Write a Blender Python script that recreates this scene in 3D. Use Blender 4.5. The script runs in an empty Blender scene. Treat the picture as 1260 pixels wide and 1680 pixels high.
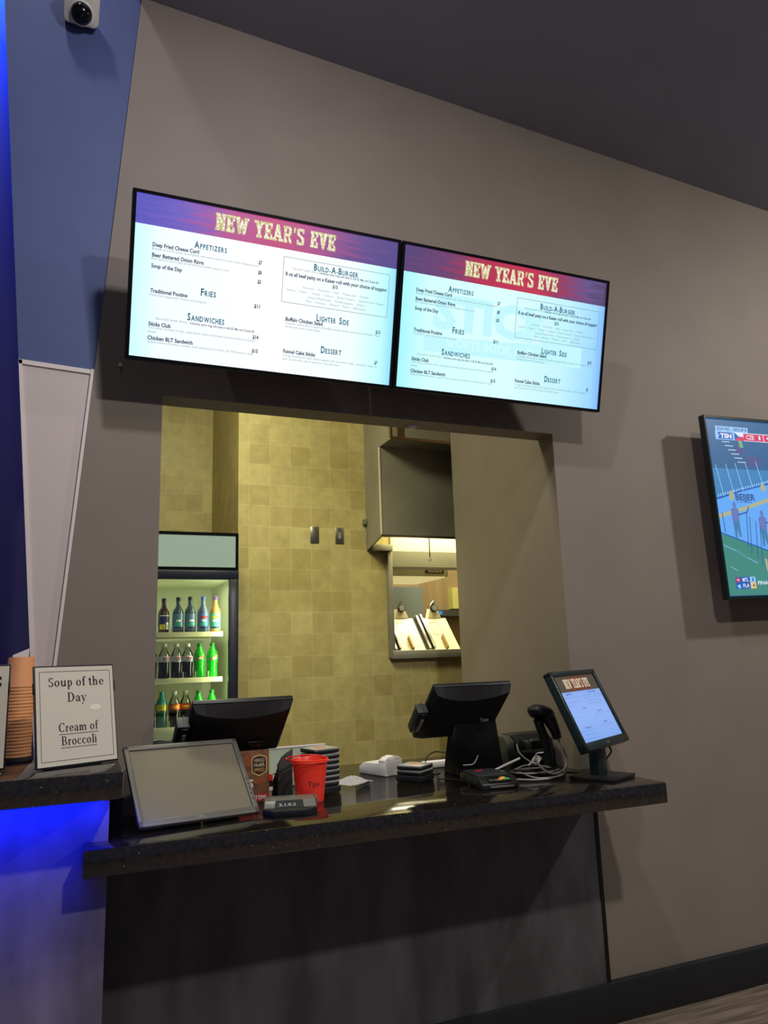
import bpy, bmesh, math, random
from mathutils import Matrix, Vector
random.seed(7)
PI = math.pi
SC = bpy.context.scene
COL = SC.collection

# ---------------------------------------------------------------- camera, light, exposure
def make_camera():
    f, p, y, r = 1223.4722, .1911, .3929, -.0315
    fw = Vector((math.sin(y)*math.cos(p), math.cos(y)*math.cos(p), math.sin(p)))
    rt = Vector((math.cos(y), -math.sin(y), 0)); up = rt.cross(fw)
    r2 = rt*math.cos(r) + up*math.sin(r); u2 = -rt*math.sin(r) + up*math.cos(r)
    cd = bpy.data.cameras.new('camera'); co = bpy.data.objects.new('camera', cd); COL.objects.link(co)
    cd.sensor_fit = 'HORIZONTAL'; cd.sensor_width = 36; cd.lens = f/1260*36
    cd.clip_start = .05; cd.clip_end = 60
    m = Matrix((( r2.x, u2.x, -fw.x, -.1269), (r2.y, u2.y, -fw.y, -2.877), (r2.z, u2.z, -fw.z, 1.5291), (0, 0, 0, 1)))
    co.matrix_world = m
    SC.camera = co
make_camera()

def lin(c): return tuple(((v/255)/12.92 if v/255 <= .04045 else ((v/255+.055)/1.055)**2.4) for v in c)
def area(name, loc, target, size, power, color, size_y=None, spread=PI):
    ld = bpy.data.lights.new(name, 'AREA'); lo = bpy.data.objects.new(name, ld); COL.objects.link(lo)
    ld.shape = 'RECTANGLE'; ld.size = size; ld.size_y = size_y or size; ld.energy = power; ld.color = color; ld.spread = spread
    lo.location = loc
    lo.rotation_euler = (Vector(target)-Vector(loc)).to_track_quat('-Z', 'Y').to_euler()
    return lo
W = bpy.data.worlds.new('world'); SC.world = W; W.use_nodes = True
W.node_tree.nodes['Background'].inputs[0].default_value = (.68, .75, 1, 1)
W.node_tree.nodes['Background'].inputs[1].default_value = .082
area('hall_downlight_near_wall', (.45, -1.75, 4.2), (.45, -.55, 1.2), .14, 27, (.97, .93, 1))
area('hall_downlight_behind', (1.35, -3.4, 4.1), (1.35, -2.9, 0), .16, 80, (1, .95, .86))
area('hall_downlight_left', (-.55, -.68, 5.35), (-.45, -.35, 3), .14, 9, (.88, .88, 1))
area('hall_downlight_right', (4.6, -1.9, 3.95), (4.4, -.7, 1.0), .16, 64, (1, .95, .88))
area('kitchen_fluorescent', (.40, .42, 3.40), (.65, 1.55, 1.1), .7, 30, (1, .98, .62), .3)
area('kitchen_fill', (.95, .34, 3.05), (1.05, 1.5, 1.1), .3, 4, (1, .98, .64), spread=1.5)  # added fill to brighten lower tile and hood front, no real fitting
area('kitchen_fluorescent_alcove', (.2, 1.0, 3.4), (.3, 1.6, 1.0), .5, 2.2, (1, .95, .56), .3)
area('kitchen_cook_line_lamp', (2.6, 2.4, 3.3), (2.4, 2.3, 0), .7, 60, (1, .92, .6))
area('hood_lamp', (2.1, 1.36, 2.36), (2.1, 1.40, 0), .8, 5.5, (1, .92, .48), .1)
area('blue_led_behind_panel', (-.62, .17, 4.75), (-.68, .35, 3.8), .25, 38, (.0, .06, 1), .1)
SC.view_settings.view_transform = 'Standard'
try: SC.view_settings.look = 'None'
except Exception: pass
SC.view_settings.gamma = 1; SC.view_settings.use_curve_mapping = False
SC.view_settings.exposure = 0
try: SC.cycles.use_denoising = True
except Exception: pass

# ---------------------------------------------------------------- materials
MATS = {}
def pm(name, rgb, rough=.6, metal=0, var=0, vscale=8, bump=0, bscale=60, emit=0, spec=.5, stretch=None, coat=0, alpha=None):
    if name in MATS: return MATS[name]
    m = bpy.data.materials.new(name); m.use_nodes = True; nt = m.node_tree; N = nt.nodes; L = nt.links
    b = N['Principled BSDF']; c = lin(rgb) + (1,)
    b.inputs['Base Color'].default_value = c; b.inputs['Roughness'].default_value = rough; b.inputs['Metallic'].default_value = metal
    b.inputs['Specular IOR Level'].default_value = spec; b.inputs['Coat Weight'].default_value = coat
    tc = N.new('ShaderNodeTexCoord'); mp = N.new('ShaderNodeMapping'); L.new(tc.outputs['Object'], mp.inputs[0])
    if stretch: mp.inputs['Scale'].default_value = stretch
    if var:
        no = N.new('ShaderNodeTexNoise'); no.inputs['Scale'].default_value = vscale; no.inputs['Detail'].default_value = 6
        L.new(mp.outputs[0], no.inputs['Vector'])
        mr = N.new('ShaderNodeMapRange'); mr.inputs[1].default_value = .36; mr.inputs[2].default_value = .64
        mr.inputs[3].default_value = 1-var; mr.inputs[4].default_value = 1+var; L.new(no.outputs[0], mr.inputs[0])
        mx = N.new('ShaderNodeMix'); mx.data_type = 'RGBA'; mx.blend_type = 'MULTIPLY'; mx.inputs[0].default_value = 1
        mx.inputs[6].default_value = c; L.new(mr.outputs[0], mx.inputs[7]); L.new(mx.outputs[2], b.inputs['Base Color'])
    if bump:
        n2 = N.new('ShaderNodeTexNoise'); n2.inputs['Scale'].default_value = bscale; L.new(mp.outputs[0], n2.inputs['Vector'])
        bp = N.new('ShaderNodeBump'); bp.inputs['Strength'].default_value = bump; bp.inputs['Distance'].default_value = .002
        L.new(n2.outputs[0], bp.inputs['Height']); L.new(bp.outputs[0], b.inputs['Normal'])
    if emit:
        b.inputs['Emission Color'].default_value = c; b.inputs['Emission Strength'].default_value = emit
    if alpha is not None: b.inputs['Alpha'].default_value = alpha
    MATS[name] = m; return m
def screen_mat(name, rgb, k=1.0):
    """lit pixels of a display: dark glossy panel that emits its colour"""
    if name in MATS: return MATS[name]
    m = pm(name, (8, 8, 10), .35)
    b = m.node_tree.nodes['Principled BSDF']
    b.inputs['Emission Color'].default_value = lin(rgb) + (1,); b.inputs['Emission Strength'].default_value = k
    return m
def gradient_screen(name, stops, axis='X', k=1.0, noise=0):
    """display picture whose colour runs across the panel (object coordinates 0..1 scaled by stops)"""
    m = pm(name, (8, 8, 10), .35); nt = m.node_tree; N = nt.nodes; L = nt.links; b = N['Principled BSDF']
    tc = N.new('ShaderNodeTexCoord'); sp = N.new('ShaderNodeSeparateXYZ'); L.new(tc.outputs['Generated'], sp.inputs[0])
    rp = N.new('ShaderNodeValToRGB'); e = rp.color_ramp.elements
    src = sp.outputs[axis]
    if noise:
        no = N.new('ShaderNodeTexNoise'); no.inputs['Scale'].default_value = 7; L.new(tc.outputs['Generated'], no.inputs['Vector'])
        ma = N.new('ShaderNodeMath'); ma.operation = 'MULTIPLY_ADD'; ma.inputs[1].default_value = noise; L.new(no.outputs[0], ma.inputs[0]); L.new(src, ma.inputs[2])
        sb = N.new('ShaderNodeMath'); sb.operation = 'SUBTRACT'; sb.inputs[1].default_value = noise/2; L.new(ma.outputs[0], sb.inputs[0]); src = sb.outputs[0]
    L.new(src, rp.inputs[0])
    e[0].position, e[0].color = stops[0][0], lin(stops[0][1]) + (1,)
    e[1].position, e[1].color = stops[-1][0], lin(stops[-1][1]) + (1,)
    for p, c in stops[1:-1]:
        q = e.new(p); q.color = lin(c) + (1,)
    L.new(rp.outputs[0], b.inputs['Emission Color']); b.inputs['Emission Strength'].default_value = k
    return m
def glass_mat(name, tint=(1, 1, 1), gloss=.12, rough=.02):
    m = bpy.data.materials.new(name); m.use_nodes = True; nt = m.node_tree; N = nt.nodes; L = nt.links
    N.remove(N['Principled BSDF'])
    tr = N.new('ShaderNodeBsdfTransparent'); tr.inputs[0].default_value = tint + (1,)
    gl = N.new('ShaderNodeBsdfGlossy'); gl.inputs['Roughness'].default_value = rough
    mx = N.new('ShaderNodeMixShader'); fr = N.new('ShaderNodeFresnel'); fr.inputs[0].default_value = 1.5
    ma = N.new('ShaderNodeMath'); ma.operation = 'ADD'; ma.inputs[1].default_value = gloss - .04; L.new(fr.outputs[0], ma.inputs[0])
    L.new(ma.outputs[0], mx.inputs[0]); L.new(tr.outputs[0], mx.inputs[1]); L.new(gl.outputs[0], mx.inputs[2])
    L.new(mx.outputs[0], N['Material Output'].inputs[0]); MATS[name] = m; return m
def tile_mat(name, horiz, c1=(178, 164, 112), c2=(160, 144, 92), off=(.808, 2.58), size=.129):
    m = bpy.data.materials.new(name); m.use_nodes = True; nt = m.node_tree; N = nt.nodes; L = nt.links; b = N['Principled BSDF']
    tc = N.new('ShaderNodeTexCoord'); sp = N.new('ShaderNodeSeparateXYZ'); L.new(tc.outputs['Object'], sp.inputs[0])
    cb = N.new('ShaderNodeCombineXYZ')
    for k, (src, o) in enumerate(((sp.outputs[horiz], off[0]), (sp.outputs['Z'], off[1]))):
        s = N.new('ShaderNodeMath'); s.operation = 'SUBTRACT'; s.inputs[1].default_value = o - 10*size; L.new(src, s.inputs[0]); L.new(s.outputs[0], cb.inputs[k])
    br = N.new('ShaderNodeTexBrick'); L.new(cb.outputs[0], br.inputs['Vector'])
    br.offset = 0; br.squash = 1; br.inputs['Scale'].default_value = 1; br.inputs['Brick Width'].default_value = size; br.inputs['Row Height'].default_value = size
    br.inputs['Mortar Size'].default_value = .0016; br.inputs['Mortar Smooth'].default_value = .3; br.inputs['Bias'].default_value = 0
    br.inputs['Color1'].default_value = lin(c1) + (1,); br.inputs['Color2'].default_value = lin(c2) + (1,); br.inputs['Mortar'].default_value = lin((184, 172, 130)) + (1,)
    no = N.new('ShaderNodeTexNoise'); no.inputs['Scale'].default_value = 14; no.inputs['Detail'].default_value = 8; no.inputs['Roughness'].default_value = .65; L.new(tc.outputs['Object'], no.inputs['Vector'])
    mr = N.new('ShaderNodeMapRange'); mr.inputs[1].default_value = .25; mr.inputs[2].default_value = .75; mr.inputs[3].default_value = .80; mr.inputs[4].default_value = 1.18; L.new(no.outputs[0], mr.inputs[0])
    mx = N.new('ShaderNodeMix'); mx.data_type = 'RGBA'; mx.blend_type = 'MULTIPLY'; mx.inputs[0].default_value = 1
    L.new(br.outputs['Color'], mx.inputs[6]); L.new(mr.outputs[0], mx.inputs[7]); L.new(mx.outputs[2], b.inputs['Base Color'])
    bp = N.new('ShaderNodeBump'); bp.inputs['Strength'].default_value = .25; bp.inputs['Distance'].default_value = .003; bp.invert = True
    L.new(br.outputs['Fac'], bp.inputs['Height']); L.new(bp.outputs[0], b.inputs['Normal'])
    b.inputs['Roughness'].default_value = .5; MATS[name] = m; return m
def granite_mat(name):
    m = bpy.data.materials.new(name); m.use_nodes = True; nt = m.node_tree; N = nt.nodes; L = nt.links; b = N['Principled BSDF']
    tc = N.new('ShaderNodeTexCoord')
    vo = N.new('ShaderNodeTexVoronoi'); vo.inputs['Scale'].default_value = 48; L.new(tc.outputs['Object'], vo.inputs['Vector'])
    no = N.new('ShaderNodeTexNoise'); no.inputs['Scale'].default_value = 70; no.inputs['Detail'].default_value = 8; L.new(tc.outputs['Object'], no.inputs['Vector'])
    rp = N.new('ShaderNodeValToRGB'); e = rp.color_ramp.elements; L.new(no.outputs[0], rp.inputs[0])
    e[0].position, e[0].color = .38, lin((17, 14, 15)) + (1,); e[1].position, e[1].color = .72, lin((43, 36, 32)) + (1,)
    r2 = N.new('ShaderNodeValToRGB'); f = r2.color_ramp.elements; L.new(vo.outputs['Distance'], r2.inputs[0])
    f[0].position, f[0].color = .04, (1, 1, 1, 1); f[1].position, f[1].color = .13, (0, 0, 0, 1)
    # only some of the cells carry a pale speck
    gt = N.new('ShaderNodeMath'); gt.operation = 'GREATER_THAN'; gt.inputs[1].default_value = .66
    sx = N.new('ShaderNodeSeparateXYZ'); L.new(vo.outputs['Color'], sx.inputs[0]); L.new(sx.outputs[0], gt.inputs[0])
    mu = N.new('ShaderNodeMath'); mu.operation = 'MULTIPLY'; L.new(gt.outputs[0], mu.inputs[0]); L.new(r2.outputs[0], mu.inputs[1])
    mx = N.new('ShaderNodeMix'); mx.data_type = 'RGBA'; L.new(mu.outputs[0], mx.inputs[0]); L.new(rp.outputs[0], mx.inputs[6]); mx.inputs[7].default_value = lin((140, 128, 112)) + (1,)
    L.new(mx.outputs[2], b.inputs['Base Color']); b.inputs['Roughness'].default_value = .12; b.inputs['Specular IOR Level'].default_value = .6; b.inputs['IOR'].default_value = 1.8
    MATS[name] = m; return m

M_WALL = pm('taupe_wall_paint', (134, 123, 113), .6, var=.04, vscale=3, bump=.05, bscale=220, spec=.3)
M_CEIL = pm('charcoal_ceiling_paint', (142, 143, 158), .7, var=.04, vscale=3)
M_PANELGREY = pm('slate_blue_paint', (70, 84, 132), .6, var=.03)
M_WHITEPANEL = pm('white_panel', (205, 192, 188), .5)
M_WHITETRIM = pm('white_trim', (226, 216, 210), .45)
M_NAVY = pm('navy_wall_paint', (104, 98, 156), .7)
M_BASE = pm('black_baseboard', (28, 30, 34), .5)
M_GRANITE = granite_mat('black_speckled_granite')
M_SLATE = pm('mottled_slate_panel', (80, 78, 82), .55, var=.34, vscale=4.5, stretch=(1.6, 1.6, .55))
M_BARPANEL = pm('mottled_bar_panel', (116, 108, 118), .55, var=.30, vscale=4.0, stretch=(1.6, 1.6, .6))
M_BLACK = pm('black_plastic', (24, 25, 29), .42, bump=.05, bscale=300)
M_BLACK2 = pm('matte_black_plastic', (13, 13, 16), .6)
M_GLOSSBLACK = pm('gloss_black', (9, 9, 11), .15)
M_DKGREY = pm('dark_grey_plastic', (58, 60, 62), .5)
M_GREY = pm('grey_plastic', (94, 91, 85), .45)
M_SILVER = pm('silver_plastic', (150, 148, 142), .35, metal=.3)
M_STEEL = pm('brushed_stainless', (158, 154, 148), .32, metal=1, var=.06, vscale=6, stretch=(1, 1, 14))
M_STEELDULL = pm('dull_stainless', (140, 136, 122), .5, metal=.3, var=.08, vscale=4)
M_CHROME = pm('chrome', (200, 200, 200), .12, metal=1)
M_WHITE = pm('white_plastic', (222, 216, 206), .4)
M_PAPER = pm('white_paper', (226, 222, 214), .8)
M_CREAM = pm('cream_paper', (214, 206, 190), .8)
M_INK = pm('dark_ink', (44, 34, 44), .8)
M_RED = pm('red_plastic', (226, 44, 34), .35)
M_CUP = pm('tan_paper_cup', (228, 156, 98), .65)
M_CABLE = pm('grey_cable', (170, 167, 158), .5)
M_CABLEBLACK = pm('black_cable', (16, 16, 18), .5)
M_CABLEWHITE = pm('white_cable', (214, 208, 196), .5)
M_TILE = tile_mat('travertine_tile', 'X')
M_TILESIDE = tile_mat('travertine_tile_side', 'Y')
M_KCEIL = pm('kitchen_ceiling_paint', (170, 160, 130), .8)
M_GLASS = glass_mat('clear_door_glass', (.93, .97, .95), .10)
M_CLEAR = glass_mat('clear_bottle_plastic', (.86, .88, .86), .14, .05)

# ---------------------------------------------------------------- mesh building
class MB:
    def __init__(s): s.v = []; s.f = []; s.m = []; s.sm = []
    def add(s, verts, faces, mi=0, mat=None, smooth=False):
        o = len(s.v)
        for p in verts:
            p = Vector(p)
            s.v.append(mat @ p if mat is not None else p)
        for f in faces: s.f.append([i+o for i in f]); s.m.append(mi); s.sm.append(smooth)
        return s
    def box(s, a, b, mi=0, mat=None, bev=0, seg=2):
        x0, y0, z0 = (min(a[i], b[i]) for i in range(3)); x1, y1, z1 = (max(a[i], b[i]) for i in range(3))
        bm = bmesh.new(); bmesh.ops.create_cube(bm, size=1)
        for v in bm.verts: v.co = Vector(((x0+x1)/2+v.co.x*(x1-x0), (y0+y1)/2+v.co.y*(y1-y0), (z0+z1)/2+v.co.z*(z1-z0)))
        if bev: bmesh.ops.bevel(bm, geom=bm.edges[:], offset=bev, segments=seg, affect='EDGES', profile=.5)
        return s.bm(bm, mi, mat, bool(bev))
    def bm(s, bm, mi=0, mat=None, smooth=False):
        bm.verts.index_update()
        s.add([v.co.copy() for v in bm.verts], [[v.index for v in f.verts] for f in bm.faces], mi, mat, smooth); bm.free(); return s
    def prism(s, pts, y0, y1, mi=0, mat=None, plane='XZ', bev=0):
        """closed outline PTS extruded along the third axis"""
        def P(p, t): return {'XZ': (p[0], t, p[1]), 'XY': (p[0], p[1], t), 'YZ': (t, p[0], p[1])}[plane]
        bm = bmesh.new(); lo = [bm.verts.new(P(p, y0)) for p in pts]; hi = [bm.verts.new(P(p, y1)) for p in pts]; n = len(pts)
        bm.faces.new(lo); bm.faces.new(hi[::-1])
        for i in range(n): bm.faces.new((lo[i], hi[i], hi[(i+1) % n], lo[(i+1) % n]))
        bmesh.ops.recalc_face_normals(bm, faces=bm.faces[:])
        if bev: bmesh.ops.bevel(bm, geom=bm.edges[:], offset=bev, segments=2, affect='EDGES', profile=.5)
        return s.bm(bm, mi, mat, bool(bev))
    def hull2(s, A, B, mi=0, mat=None, bev=0):
        """loft between two quads (or n-gons) with the same count"""
        bm = bmesh.new(); lo = [bm.verts.new(p) for p in A]; hi = [bm.verts.new(p) for p in B]; n = len(A)
        bm.faces.new(lo); bm.faces.new(hi[::-1])
        for i in range(n): bm.faces.new((lo[i], hi[i], hi[(i+1) % n], lo[(i+1) % n]))
        bmesh.ops.recalc_face_normals(bm, faces=bm.faces[:])
        if bev: bmesh.ops.bevel(bm, geom=bm.edges[:], offset=bev, segments=2, affect='EDGES', profile=.5)
        return s.bm(bm, mi, mat, bool(bev))
    def lathe(s, prof, mi=0, mat=None, n=20, cap=True, sq=0):
        vs = []; fs = []
        for (r, z) in prof:
            for k in range(n):
                a = 2*PI*k/n
                q = 1 if not sq else 1/max(abs(math.cos(a))**sq + abs(math.sin(a))**sq, 1e-6)**(1/sq)
                vs.append((r*q*math.cos(a), r*q*math.sin(a), z))
        for i in range(len(prof)-1):
            for k in range(n): fs.append((i*n+k, i*n+(k+1) % n, (i+1)*n+(k+1) % n, (i+1)*n+k))
        if cap:
            fs.append(tuple(range(n))[::-1]); fs.append(tuple((len(prof)-1)*n+k for k in range(n)))
        return s.add(vs, fs, mi, mat, True)
    def cyl(s, p0, p1, r0, r1=None, mi=0, mat=None, n=14):
        p0, p1 = Vector(p0), Vector(p1); d = p1-p0
        q = d.to_track_quat('Z', 'Y').to_matrix().to_4x4(); T = Matrix.Translation(p0) @ q
        if mat is not None: T = mat @ T
        return s.lathe([(r0, 0), (r0 if r1 is None else r1, d.length)], mi, T, n)
    def tube(s, pts, r, mi=0, mat=None, n=8, closed=False, smoothing=4):
        P = [Vector(p) for p in pts]
        if smoothing and len(P) > 2:                              # Catmull-Rom
            Q = []; m = len(P)
            for i in range(m if closed else m-1):
                a, b, c, d = (P[(i+k) % m] if closed else P[min(max(i+k, 0), m-1)] for k in (-1, 0, 1, 2))
                for k in range(smoothing):
                    t = k/smoothing
                    Q.append(.5*((2*b)+(c-a)*t+(2*a-5*b+4*c-d)*t*t+(3*b-a-3*c+d)*t**3))
            if not closed: Q.append(P[-1])
            P = Q
        vs = []; fs = []; m = len(P); up = Vector((0, 0, 1)); prev = None
        for i in range(m):
            t = (P[(i+1) % m]-P[i-1]) if closed else (P[min(i+1, m-1)]-P[max(i-1, 0)])
            t.normalize()
            if prev is None:
                a = t.cross(up);  a = a if a.length > 1e-3 else t.cross(Vector((1, 0, 0)))
            else: a = prev - t*prev.dot(t)
            a.normalize(); prev = a; b = t.cross(a)
            for k in range(n):
                an = 2*PI*k/n; vs.append(P[i]+(a*math.cos(an)+b*math.sin(an))*r)
        for i in range(m if closed else m-1):
            for k in range(n): fs.append((i*n+k, i*n+(k+1) % n, ((i+1) % m)*n+(k+1) % n, ((i+1) % m)*n+k))
        if not closed: fs.append(tuple(range(n))[::-1]); fs.append(tuple((m-1)*n+k for k in range(n)))
        return s.add(vs, fs, mi, mat, True)
    def flat(s, polys, lift, mi=0, mat=None, wrap=None):
        """2D polygons [(pts, faces)] laid on the local XZ plane, facing -Y, LIFT in front of it"""
        for vs, fs in polys:
            if wrap: q = [((wrap+lift)*math.sin(x/wrap), -(wrap+lift)*math.cos(x/wrap), z) for x, z in vs]
            else: q = [(x, -lift, z) for x, z in vs]
            s.add(q, fs, mi, mat)
        return s
    def build(s, name, mats, parent=None):
        me = bpy.data.meshes.new(name); me.from_pydata([tuple(v) for v in s.v], [], s.f)
        for m in (mats if isinstance(mats, (list, tuple)) else [mats]): me.materials.append(m)
        me.polygons.foreach_set('material_index', s.m); me.polygons.foreach_set('use_smooth', s.sm); me.update()
        if any(s.sm):
            try: me.set_sharp_from_angle(angle=.6)
            except Exception: pass
        o = bpy.data.objects.new(name, me); COL.objects.link(o)
        if parent: o.parent = parent
        return o
def thing(name, label, cat, loc=(0, 0, 0), rz=0, group=None):
    o = bpy.data.objects.new(name, None); COL.objects.link(o); o.empty_display_size = .05
    o.location = loc; o.rotation_euler = (0, 0, rz); o['label'] = label; o['category'] = cat
    if group: o['group'] = group
    return o
def tag(o, label, cat, group=None):
    o['label'] = label; o['category'] = cat
    if group: o['group'] = group
    return o
def struct(o): o['kind'] = 'structure'; return o
def B(name, a, b, mat, parent=None, bev=0): return MB().box(a, b, bev=bev).build(name, mat, parent)
def dup(root, loc, label, rz=None, group=None):
    r = root.copy(); COL.objects.link(r); r.location = loc; r['label'] = label
    if rz is not None: r.rotation_euler = (0, 0, rz)
    if group: r['group'] = group
    for ch in list(root.children):
        c = ch.copy(); COL.objects.link(c); c.parent = r
        for g in list(ch.children):
            d = g.copy(); COL.objects.link(d); d.parent = c
    return r
def plane_m(o, yaw, tilt, roll=0):
    """local X = right, Z = up, -Y = towards the viewer; tilt > 0 leans the top away from the viewer"""
    return Matrix.Translation(o) @ Matrix.Rotation(yaw, 4, 'Z') @ Matrix.Rotation(-tilt, 4, 'X') @ Matrix.Rotation(-roll, 4, 'Y')

# ---------------------------------------------------------------- lettering
def rect(x0, z0, x1, z1): return ([(x0, z0), (x1, z0), (x1, z1), (x0, z1)], [(0, 1, 2, 3)])
def poly(*p): return (list(p), [tuple(range(len(p)))])
def disc(x, z, rx, rz=None, n=20): return ([(x+rx*math.cos(2*PI*k/n), z+(rz or rx)*math.sin(2*PI*k/n)) for k in range(n)], [tuple(range(n))])
def line2(p, q, w):
    dx, dz = q[0]-p[0], q[1]-p[1]; l = math.hypot(dx, dz) or 1; a, b = -dz/l*w/2, dx/l*w/2
    return poly((p[0]-a, p[1]-b), (q[0]-a, q[1]-b), (q[0]+a, q[1]+b), (p[0]+a, p[1]+b))
def outline(x0, z0, x1, z1, w): return [rect(x0, z0, x1, z0+w), rect(x0, z1-w, x1, z1), rect(x0, z0, x0+w, z1), rect(x1-w, z0, x1, z1)]
def ring(cx, cz, rx, rz, a0, a1, tx, tz, n=18):
    vs = []; fs = []
    for k in range(n+1):
        a = math.radians(a0+(a1-a0)*k/n); c, s_ = math.cos(a), math.sin(a)
        vs += [(cx+rx*c, cz+rz*s_), (cx+(rx-tx)*c, cz+(rz-tz)*s_)]
    for k in range(n): fs.append((2*k, 2*k+2, 2*k+3, 2*k+1))
    return (vs, fs)
def xform(polys, x, z, sx, sz, shear=0): return [([(x+a*sx+b*shear, z+b*sz) for a, b in vs], fs) for vs, fs in polys]
def bounds(polys):
    xs = [a for vs, _ in polys for a, b in vs]; return (min(xs), max(xs)) if xs else (0, 0)
_TC = {}
def raw_text(body, bold=0):
    k = (body, bold)
    if k in _TC: return _TC[k]
    cu = bpy.data.curves.new('lettering', 'FONT'); cu.body = body; cu.size = 1; cu.offset = bold; cu.resolution_u = 2; cu.fill_mode = 'FRONT'
    ob = bpy.data.objects.new('lettering', cu); COL.objects.link(ob)
    ev = ob.evaluated_get(bpy.context.evaluated_depsgraph_get()); me = ev.to_mesh()
    r = [([(v.co.x/.69, v.co.y/.69) for v in me.vertices], [tuple(p.vertices) for p in me.polygons])]
    ev.to_mesh_clear(); bpy.data.objects.remove(ob); bpy.data.curves.remove(cu)
    _TC[k] = r; return r
def text(body, x0, z, h, x1=None, align='L', wide=.8, bold=0):
    """cap height H, baseline Z; stretched to end at x1 when given"""
    p = raw_text(body, bold); a, b = bounds(p)
    sx = h*wide if x1 is None else (x1-x0)/max(b-a, 1e-6)
    w = (b-a)*sx
    x = x0 if (align == 'L' or x1 is not None) else (x0-w if align == 'R' else x0-w/2)
    return xform(p, x-a*sx, z, sx, h)
def smallcaps(body, x0, z, h, x1):
    """first letter of every word at full height, the rest smaller"""
    out = []; x = 0
    for i, ch in enumerate(body):
        big = i == 0 or body[i-1] in ' -'
        if ch == ' ': x += .45; continue
        p = raw_text(ch.upper(), .03); a, b = bounds(p); s_ = 1 if big else .74
        out += xform(p, x-a*s_*.62, 0, s_*.62, s_); x += (b-a)*s_*.62+.09
    a, b = bounds(out); k = (x1-x0)/(b-a)
    return xform(out, x0-a*k, z, k, h)
def slab_glyph(c):
    Q = poly; t = .15
    g = {
     'N': [rect(.05, 0, .27, 1), rect(.55, 0, .76, 1), Q((.05, 1), (.3, 1), (.76, 0), (.5, 0)), rect(-.02, 1-t, .3, 1), rect(.48, 1-t, .83, 1), rect(-.02, 0, .34, t)],
     'E': [rect(.06, 0, .32, 1), rect(-.02, 1-t, .7, 1), rect(-.02, 0, .7, t), rect(.3, .43, .5, .57), rect(.54, .68, .7, 1), rect(.54, 0, .7, .32), rect(.44, .33, .54, .67)],
     'W': [Q((.04, 1), (.28, 1), (.46, 0), (.26, 0)), Q((.5, .9), (.62, .9), (.46, 0), (.26, 0)), Q((.5, .9), (.62, .9), (.86, 0), (.66, 0)), Q((.84, 1), (1.08, 1), (.86, 0), (.66, 0)), rect(-.04, 1-t, .36, 1), rect(.76, 1-t, 1.16, 1)],
     'Y': [Q((.02, 1), (.28, 1), (.52, .42), (.28, .42)), Q((.52, 1), (.78, 1), (.52, .42), (.28, .42)), rect(.28, 0, .52, .46), rect(-.06, 1-t, .34, 1), rect(.48, 1-t, .86, 1), rect(.16, 0, .64, t)],
     'A': [Q((.28, 1), (.5, 1), (.24, 0), (.04, 0)), Q((.32, 1), (.54, 1), (.8, 0), (.54, 0)), rect(.2, .24, .62, .38), rect(-.06, 0, .32, t), rect(.48, 0, .88, t)],
     'R': [rect(.06, 0, .3, 1), rect(-.02, 1-t, .6, 1), rect(.28, .42, .6, .56), Q((.5, 1), (.62, 1), (.76, .86), (.76, .56), (.62, .42), (.5, .42)), Q((.36, .46), (.58, .46), (.82, 0), (.58, 0)), rect(-.02, 0, .38, t)],
     "'": [Q((.06, 1), (.26, 1), (.16, .66), (.04, .66))],
     'S': [rect(.1, 1-t, .68, 1), rect(.02, .62, .26, .94), Q((.02, .62), (.26, .66), (.7, .46), (.7, .3), (.44, .36)), rect(.46, .06, .7, .42), rect(.04, 0, .6, t), rect(.52, .72, .68, 1), rect(.02, 0, .18, .28)],
     'V': [Q((.04, 1), (.3, 1), (.5, 0), (.3, 0)), Q((.5, 1), (.76, 1), (.5, 0), (.3, 0)), rect(-.05, 1-t, .36, 1), rect(.46, 1-t, .85, 1)],
    }[c]
    return g, {'W': 1.2, "'": .34, 'A': .92, 'Y': .88, 'N': .9, 'V': .88, 'R': .9}.get(c, .8)
def slab_text(body, x0, z, h, x1):
    out = []; x = 0
    for c in body:
        if c == ' ': x += .5; continue
        g, w = slab_glyph(c); out += xform(g, x, 0, 1, 1); x += w
    a, b = bounds(out); k = (x1-x0)/(b-a)
    return xform(out, x0-a*k, z, k, h)
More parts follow.
